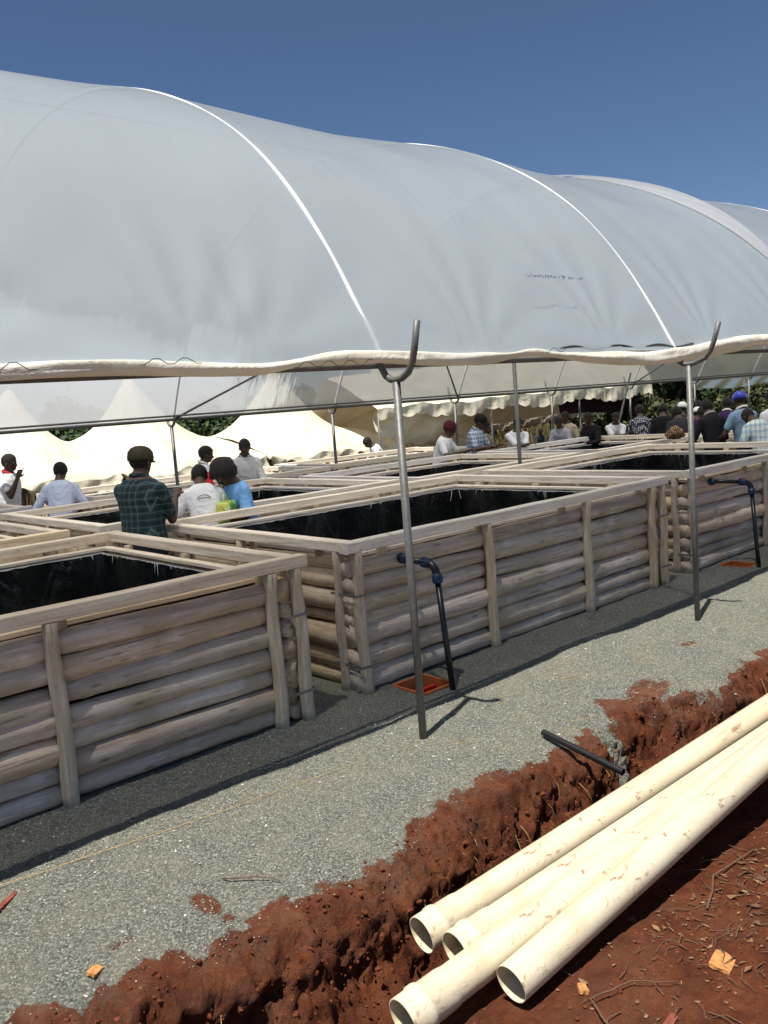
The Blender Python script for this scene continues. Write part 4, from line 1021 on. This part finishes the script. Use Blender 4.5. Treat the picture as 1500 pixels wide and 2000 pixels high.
# ------------------------------------------------------------------ tents
def pagoda(x0, x1, y0, y1, px, peak, zl, zr, ze, seed, label):
    r = empty('marquee_tent', ((x0+x1)/2, (y0+y1)/2, 0), label, 'tent', 'cream pagoda tents behind the greenhouse'); off = r.location
    n = 44; V = []; ym = (y0+y1)/2; k_ = seed*7.3
    X, Y = np.meshgrid(np.linspace(x0, x1, n), np.linspace(y0, y1, n), indexing='ij')
    u = np.where(X < px, (px-X)/(px-x0), (X-px)/(x1-px)); v_ = np.abs(Y-ym)/((y1-y0)/2)
    zs = np.where(X < px, zl, zr); rho = np.clip((np.abs(u)**2.2+np.abs(v_)**2.2)**(1/2.2), 0, 1.4)
    edge = zs-(zs-ze)*v_**1.6
    Z = edge+(peak-zs)*np.clip(1-rho, 0, 1)**2.3+.16*(1-u)*(1-v_)
    Z = Z+fbm(X*1.3+k_, Y*1.3, 4)*.07*(.3+v_)+.03*np.sin(X*9+k_)*v_**6-np.sin(PI*u)*.10*v_**4
    V = [(a, b_, c_) for a, b_, c_ in zip(X.ravel(), Y.ravel(), Z.ravel())]
    F = [(i*n+j, (i+1)*n+j, (i+1)*n+j+1, i*n+j+1) for i in range(n-1) for j in range(n-1)]
    # crumpled valance along the front eave
    nv = 110; base = len(V); xs = np.linspace(x0, x1, nv)
    ez = np.interp(xs, np.linspace(x0, x1, n), Z[:, 0])
    for j in range(4):
        for i, x in enumerate(xs):
            V.append((x, y0-.005-(.09*math.sin(x*7+j*1.3+k_)+.05*math.sin(x*19+j))*j/3-.02*j, ez[i]-j*(.075+.045*math.sin(x*3.1+k_)+.03*math.sin(x*13+k_))))
    F += [(base+j*nv+i, base+(j+1)*nv+i, base+(j+1)*nv+i+1, base+j*nv+i+1) for j in range(3) for i in range(nv-1)]
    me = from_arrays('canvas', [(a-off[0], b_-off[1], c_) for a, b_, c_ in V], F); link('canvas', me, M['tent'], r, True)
    for a, b_ in ((x0+.06, y0+.05), (x1-.06, y0+.05), (x0+.06, y1-.05), (x1-.06, y1-.05)):
        b = MB(); b.tube([(a, b_, -.2), (a, b_, ze-.05)], .022, 8); b.build('pole', M['steel'], r, True, off=off)
    b = MB(); b.tube([(px, ym, -.2), (px, ym, peak+.12)], .03, 8); b.build('pole', M['steel'], r, True, off=off)
pagoda(3.4, 6.93, 15.3, 19.7, 5.9, 2.80, 1.8, 1.78, 1.16, 1, 'cream pagoda tent at the left edge, above the man raising one finger')
pagoda(6.93, 10.2, 15.3, 19.7, 8.35, 2.98, 1.78, 1.61, 1.12, 2, 'cream pagoda tent behind the man with the camera')
pagoda(10.2, 13.95, 15.3, 19.7, 12.1, 3.05, 1.61, 1.53, 1.14, 3, 'cream pagoda tent behind the two standing men in white')
pagoda(13.95, 18.3, 16.3, 20.5, 16.2, 3.1, 1.53, 1.6, 1.04, 4, 'cream pagoda tent tucked behind the left end of the big scalloped tent')
def marquee():
    x0, x1, yf, yr, yb = 13.1, 24.6, 14.95, 16.7, 18.6
    r = empty('marquee_tent', (18.5, 18, 0), 'big gabled cream tent with a scalloped crumpled edge, behind the leaning onlookers', 'tent'); off = r.location
    nx_ = 150; ny_ = 30; xs = np.linspace(x0, x1, nx_); V = []
    for i, x in enumerate(xs):
        t = i/(nx_-1); zf = 1.93+.17*t+.03*math.sin(x*1.9)+.02*math.sin(x*5.3); zr = 2.75+.25*math.sin(PI*t)**.5; zb = 1.0+.25*t+.35*t**4
        for j in range(ny_):
            v_ = j/(ny_-1); y = yf+(yb-yf)*v_
            z = zf+(zr-zf)*(v_/.5)**.85 if v_ < .5 else zr+(zb-zr)*((v_-.5)/.5)**1.1
            z += .05*math.sin(x*2.3+v_*5)*math.sin(v_*PI*2)+float(fbm(np.array(x*1.1), np.array(y*1.1), 3))*.08
            V.append((x+(y-yf)*1.35*t, y, z))
    F = [(i*ny_+j, (i+1)*ny_+j, (i+1)*ny_+j+1, i*ny_+j+1) for i in range(nx_-1) for j in range(ny_-1)]
    fe = [V[i*ny_] for i in range(nx_)]; be = [V[i*ny_+ny_-1] for i in range(nx_)]
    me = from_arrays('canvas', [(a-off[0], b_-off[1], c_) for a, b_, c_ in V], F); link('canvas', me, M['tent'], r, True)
    for edge, sg, nm in ((fe, -1, 'valance'), (be, 1, 'valance')):
        n = 520; V = []; ex = [p[0] for p in edge]; ez = [p[2] for p in edge]; y_ = edge[0][1]
        for j in range(4):
            for i in range(n):
                x = ex[0]+(ex[-1]-ex[0])*i/(n-1); z = np.interp(x, ex, ez); sc_ = .22+(.16*(x-x0)/(x1-x0) if sg < 0 else 0)+.06*abs(math.sin(x*PI/.42))+.03*math.sin(x*1.7)
                V.append((x, y_+sg*.01+sg*.035*math.sin(x*6.1+j)*j/3+.012*math.sin(x*23)*j/3, z-sc_*j/3+.004))
        F = [(j*n+i, (j+1)*n+i, (j+1)*n+i+1, j*n+i+1) for j in range(3) for i in range(n-1)]
        me = from_arrays(nm, [(a-off[0], b_-off[1], c_) for a, b_, c_ in V], F); link(nm, me, M['tent'], r, True)
    # drape hanging at the left end, gathered to a pole; dark side curtain at the right end
    V = []; n = 40
    for i in range(n):
        t = i/(n-1); x = 13.1+3.6*t
        for j in range(12):
            v_ = j/11; zt = 1.93-.12*t; sag = -.42*math.sin(PI*t)**.8*v_-.50*v_*(1-.2*t)
            V.append((x, yf+.10+.10*math.sin(t*14+v_*3)+.9*t*v_, zt+sag+.03*math.sin(x*8+v_*5)))
    F = [(i*12+j, (i+1)*12+j, (i+1)*12+j+1, i*12+j+1) for i in range(n-1) for j in range(11)]
    me = from_arrays('drape', [(a-off[0], b_-off[1], c_) for a, b_, c_ in V], F); link('drape', me, M['tent'], r, True)
    V = []; n = 60
    for i in range(n):
        t = i/(n-1); x = 20.5+4.05*t
        for j in range(8): V.append((x, yf+.5+.05*math.sin(x*12+j*.4), 1.90-.085*j-.03*math.sin(x*2)))
    F = [(i*8+j, (i+1)*8+j, (i+1)*8+j+1, i*8+j+1) for i in range(n-1) for j in range(7)]
    me = from_arrays('curtain', [(a-off[0], b_-off[1], c_) for a, b_, c_ in V], F); link('curtain', me, M['curtain'], r, True)
    for x in (13.15, 17.0, 20.8, 24.5):
        for y in (yf+.06, yb-.06):
            b = MB(); xx = x+(y-yf)*1.35*(x-x0)/(x1-x0); b.tube([(xx, y, -.2), (xx, y, 1.85 if y < 16 else 1.05)], .028, 8); b.build('pole', M['steel'], r, True, off=off)
marquee()
b = MB(); b.tube([(14.75, 10.15, .0), (18.2, 11.6, 2.3)], .022, 8)
o = b.build('leaning_pole', M['steel'], None, True); tag(o, 'thin bare pole leaning over the far rail by the man in the white tee', 'pole')

# ------------------------------------------------------------------ trees and scrub
def crown_mesh(name, rx, ry, rz, zc, n, leaf, seed, lumps=16):
    r = np.random.default_rng(seed)
    th = r.uniform(0, 2*PI, lumps); ph = np.arccos(r.uniform(-.75, 1, lumps)); q = r.uniform(.5, .95, lumps)
    cc = np.stack([np.cos(th)*np.sin(ph)*rx*q, np.sin(th)*np.sin(ph)*ry*q, np.cos(ph)*rz*q+zc], -1)
    k = r.integers(0, lumps, n); d = r.normal(size=(n, 3)); d /= np.linalg.norm(d, axis=1)[:, None]
    rad = r.uniform(.55, 1.05, n)*np.array([rx, ry, rz]).mean()*.42*r.uniform(.7, 1.2, lumps)[k]
    P = cc[k]+d*rad[:, None]; P[:, 2] = np.maximum(P[:, 2], .1)
    a = r.normal(size=(n, 3)); a /= np.linalg.norm(a, axis=1)[:, None]; b_ = np.cross(a, d); b_ /= np.linalg.norm(b_, axis=1)[:, None]
    s = leaf*r.uniform(.5, 1.3, n)[:, None]
    V = np.stack([P-a*s, P+b_*s*.5, P+a*s, P-b_*s*.5], 1).reshape(-1, 3); F = np.arange(n*4).reshape(-1, 4)
    return from_arrays(name, V, F)
def trunk_mesh(h, seed):
    rr = random.Random(seed); b = MB()
    b.tube([(0, 0, -.3), (.04, .02, h*.3), (rr.uniform(-.1, .1), .05, h*.7)], [.16, .11, .06], 8)
    for k in range(5):
        a = rr.uniform(0, 6.28); z = h*rr.uniform(.3, .55); b.tube([(.03, .02, z), (math.cos(a)*.5, math.sin(a)*.5, z+h*.2), (math.cos(a)*1.0, math.sin(a)*1.0, z+h*.36)], [.06, .04, .018], 6)
    me = bpy.data.meshes.new('trunk'); me.from_pydata([tuple(p) for p in b.v], [], b.f); return me
tc = [crown_mesh('crown', 1.9, 1.9, 1.25, 1.75, 5200, .13, 3), crown_mesh('crown', 1.6, 1.7, 1.6, 2.1, 5200, .13, 4, 13)]
for me in tc: me.materials.append(M['leaf'])
tm = trunk_mesh(2.6, 3); tm.materials.append(M['trunk'])
def tree(x, y, s, k, label, group):
    z = float(ground_z(x, y)); r = empty('bushy_tree', (x, y, z), label, 'tree', group, rz=random.uniform(0, 6)); r.scale = (s, s, s*random.uniform(.85, 1.05)*(.80 if y > 22 else 1))
    for nm, me in (('crown', tc[k]), ('trunk', tm)): o = bpy.data.objects.new(nm, me); C.objects.link(o); o.parent = r
for i, (x, y, s) in enumerate([(7.5, 26, 1.05), (10.2, 26.5, .95), (12.9, 26, 1.05), (15.3, 27, .95), (17.7, 26.5, 1.0), (20.2, 27, .95), (22.9, 27, 1.0), (25.8, 26, .95), (28.6, 25, .95), (5.0, 26.5, 1.0), (8.9, 28, 1), (11.6, 28, 1), (14.1, 28.5, 1), (19.0, 28.5, 1)]):
    tree(x, y, s*.92, i % 2, 'low dark leafy tree in the line behind the cream tents', 'dark trees behind the tents')
for i, (x, y, s) in enumerate([(30.5, 17.5, .95), (32.5, 18.8, .9), (31.2, 20.3, 1.0)]):
    tree(x, y, s, (i+1) % 2, 'dark leafy tree past the right end of the scalloped tent', 'dark trees past the scalloped tent')
bc = [crown_mesh('foliage', 1.1, 1.1, .55, .45, 1900, .085, 9, 9), crown_mesh('foliage', .9, 1.2, .7, .5, 1900, .085, 10, 9)]
for me in bc: me.materials.append(M['leaf2'])
rr = random.Random(21)
for i in range(46):
    a = math.radians(rr.uniform(17, 36)); R = rr.uniform(27, 62); x, y = R*math.cos(a), R*math.sin(a); s = rr.uniform(.6, 1.15)*(1+R/90)
    o = bpy.data.objects.new('scrub_bush', bc[i % 2]); C.objects.link(o); o.location = (x, y, float(ground_z(x, y))-.05); o.scale = (s, s, s*rr.uniform(.7, 1.0)); o.rotation_euler = (0, 0, rr.uniform(0, 6))
    tag(o, 'green scrub bush on the slope behind the crowd at the right', 'bush', 'scrub bushes on the slope')
def tufts():
    r = np.random.default_rng(5); n = 26000; a = np.radians(r.uniform(12, 75, n)); R = 20+r.random(n)**1.5*45
    X, Y = R*np.cos(a), R*np.sin(a); Z = ground_z(X, Y); h = r.uniform(.10, .42, n)*(1+R/60); w_ = r.uniform(.012, .03, n)*(1+R/25); q = r.uniform(0, PI, n); lx, ly = r.normal(0, .08, n), r.normal(0, .08, n)
    V = np.stack([np.stack([X-np.cos(q)*w_, Y-np.sin(q)*w_, Z-.02], -1), np.stack([X+np.cos(q)*w_, Y+np.sin(q)*w_, Z-.02], -1), np.stack([X+lx, Y+ly, Z+h], -1)], 1).reshape(-1, 3)
    me = from_arrays('grass', V, np.arange(n*3).reshape(-1, 3)); tag(link('dry_grass', me, M['grass']), kind='stuff')
tufts()

# ------------------------------------------------------------------ litter, chips, twigs
def chip(name, x, y, size, rz, mat, label, cat, group=None, tilt=.2):
    bm = bmesh.new(); bmesh.ops.create_cube(bm, size=1); bmesh.ops.subdivide_edges(bm, edges=bm.edges[:], cuts=3, use_grid_fill=True)
    rr = random.Random(int(x*1000))
    for v_ in bm.verts:
        q = v_.co; q.x *= size[0]*(1+.10*math.sin(q.y*9+q.z)); q.y *= size[1]*(1+.12*math.sin(q.x*7/size[0]*.3+2)); q.z = q.z*size[2]+.12*size[2]*math.sin(q.x/size[0]*9)+.3*size[2]*q.x/size[0]
    me = bpy.data.meshes.new(name); bm.to_mesh(me); bm.free(); o = link(name, me, mat)
    o.location = (x, y, float(ground_z(x, y))+size[2]*.6); o.rotation_euler = (tilt, .1, rz); tag(o, label, cat, group)
chip('wood_chip', 2.83, 1.52, (.115, .070, .014), .25, M['chip'], 'largest orange block of fresh wood on the red soil right of the pipes', 'wood chip')
chip('wood_chip', 2.38, 1.83, (.05, .03, .014), .9, M['chip'], 'small orange wood chip beside the plain cut pipe end', 'wood chip')
chip('wood_chip', 1.10, 3.16, (.055, .035, .012), .5, M['chip'], 'pale wood chip on the gravel at the lower left', 'wood chip')
chip('bark_strip', .98, 3.80, (.30, .022, .012), .75, M['bark'], 'strip of red bark on the gravel at the left edge', 'bark', tilt=.05)
chip('wood_chip', 1.97, 2.52, (.03, .022, .012), 1.9, M['chip'], 'small orange chip on the soil bank left of the pipes', 'wood chip')
chip('bark_strip', 2.42, 1.50, (.10, .025, .012), .2, M['bark'], 'curled piece of red bark left of the orange wood block', 'bark')
def twig(pts, r_, label, mat='twig', name='twig', cat='twig'):
    b = MB(); P = [Vector((x, y, float(ground_z(x, y))+z)) for x, y, z in pts]
    Q = []
    for i in range(len(P)-1):
        for k in range(4): Q.append(P[i].lerp(P[i+1], k/4)+Vector((random.uniform(-.006, .006), random.uniform(-.006, .006), random.uniform(0, .006))))
    Q.append(P[-1]); b.tube(Q, [r_*(1-.5*i/len(Q)) for i in range(len(Q))], 6)
    o = b.build(name, M[mat], None, True); tag(o, label, cat)
twig([(2.25, 1.60, .01), (2.32, 1.75, .03), (2.50, 1.70, .02), (2.62, 1.58, .012)], .004, 'thin looping twig below the small chip by the pipe end')
twig([(2.05, 1.55, .01), (2.25, 1.50, .02), (2.33, 1.36, .012)], .006, 'brown twig near the bottom edge, below the looping twig')
twig([(3.1, 1.72, .01), (3.3, 1.80, .02), (3.65, 1.78, .012)], .006, 'brown twig among the litter at the right edge')
twig([(1.75, 3.30, .01), (1.86, 3.20, .02), (1.93, 3.10, .012)], .004, 'dark twig lying across the gravel edge')
twig([(.3, 4.12, .006), (1.2, 3.92, .01), (2.1, 3.80, .01), (3.0, 3.72, .01)], .002, 'yellow straw line lying along the shadow edge on the gravel', 'straw', 'straw_line', 'straw')
def litter():
    r = np.random.default_rng(8); n = 1300; X = np.concatenate([r.normal(3.3, .55, n//2), r.uniform(1.6, 5, n-n//2)]); Y = np.concatenate([r.normal(1.62, .16, n//2), r.uniform(.8, 1.95, n-n//2)])
    k = RNG.random(n) < np.clip((X-1.6)/1.2, .15, 1); X, Y = X[k], Y[k]; n = len(X)
    Z = ground_z(X, Y)+.004; s = np.minimum(r.exponential(.0052, n)+.002, .026); a = r.uniform(0, 2*PI, n); asp = r.uniform(.12, .6, n); V = []
    c_, s_ = np.cos(a), np.sin(a); tz = r.normal(0, .35, (n, 4))*s[:, None]
    for j, (u, v_) in enumerate(((-1, 0), (0, -1), (1, 0), (0, 1))):
        V.append(np.stack([X+(u*c_-v_*s_*asp)*s, Y+(u*s_+v_*c_*asp)*s, Z+np.abs(tz[:, j])], -1))
    V = np.stack(V, 1).reshape(-1, 3); F = np.arange(n*4).reshape(-1, 4)
    o = link('leaf_litter', from_arrays('litter', V, F), M['litter']); md = o.modifiers.new('t', 'SOLIDIFY'); md.thickness = .0025; tag(o, kind='stuff')
    b = MB(); rr = random.Random(3)
    for i in range(170):
        x, y = rr.gauss(3.3, .7), rr.gauss(1.62, .2)
        if y > 1.95: continue
        a0 = rr.uniform(0, 6.3); L = rr.uniform(.03, .14); z = float(ground_z(x, y))+.006; m_ = rr.uniform(-.5, .5)
        b.tube([(x, y, z), (x+math.cos(a0)*L*.5, y+math.sin(a0)*L*.5, z+rr.uniform(0, .012)), (x+math.cos(a0+m_)*L, y+math.sin(a0+m_)*L, z+.002)], [.0028, .0022, .001], 5)
    tag(b.build('twig_litter', M['twig'], None), kind='stuff')
    b = MB()
    for i in range(34):   # fine roots hanging out of the cut bank
        x = rr.uniform(.9, 6.5); y = float(lip(x))-rr.uniform(.04, .2); z = float(ground_z(x, y)); L = rr.uniform(.06, .22); k = rr.uniform(-.04, .04)
        b.tube([(x, y+.02, z), (x+k, y-.03, z-L*.4), (x+k*2, y-.03-rr.uniform(0, .03), z-L)], [.0016, .0013, .0006], 5)
    for i in range(40):
        x = rr.uniform(3.2, 8); y = rr.uniform(3.1, 3.9); a0 = rr.uniform(-.6, .9); L = rr.uniform(.06, .25); z = float(ground_z(x, y))+.007
        b.tube([(x, y, z), (x+math.cos(a0)*L, y+math.sin(a0)*L, z+.004)], [.0016, .001], 5)
    tag(b.build('fine_roots', M['straw'], None), kind='stuff')
litter()
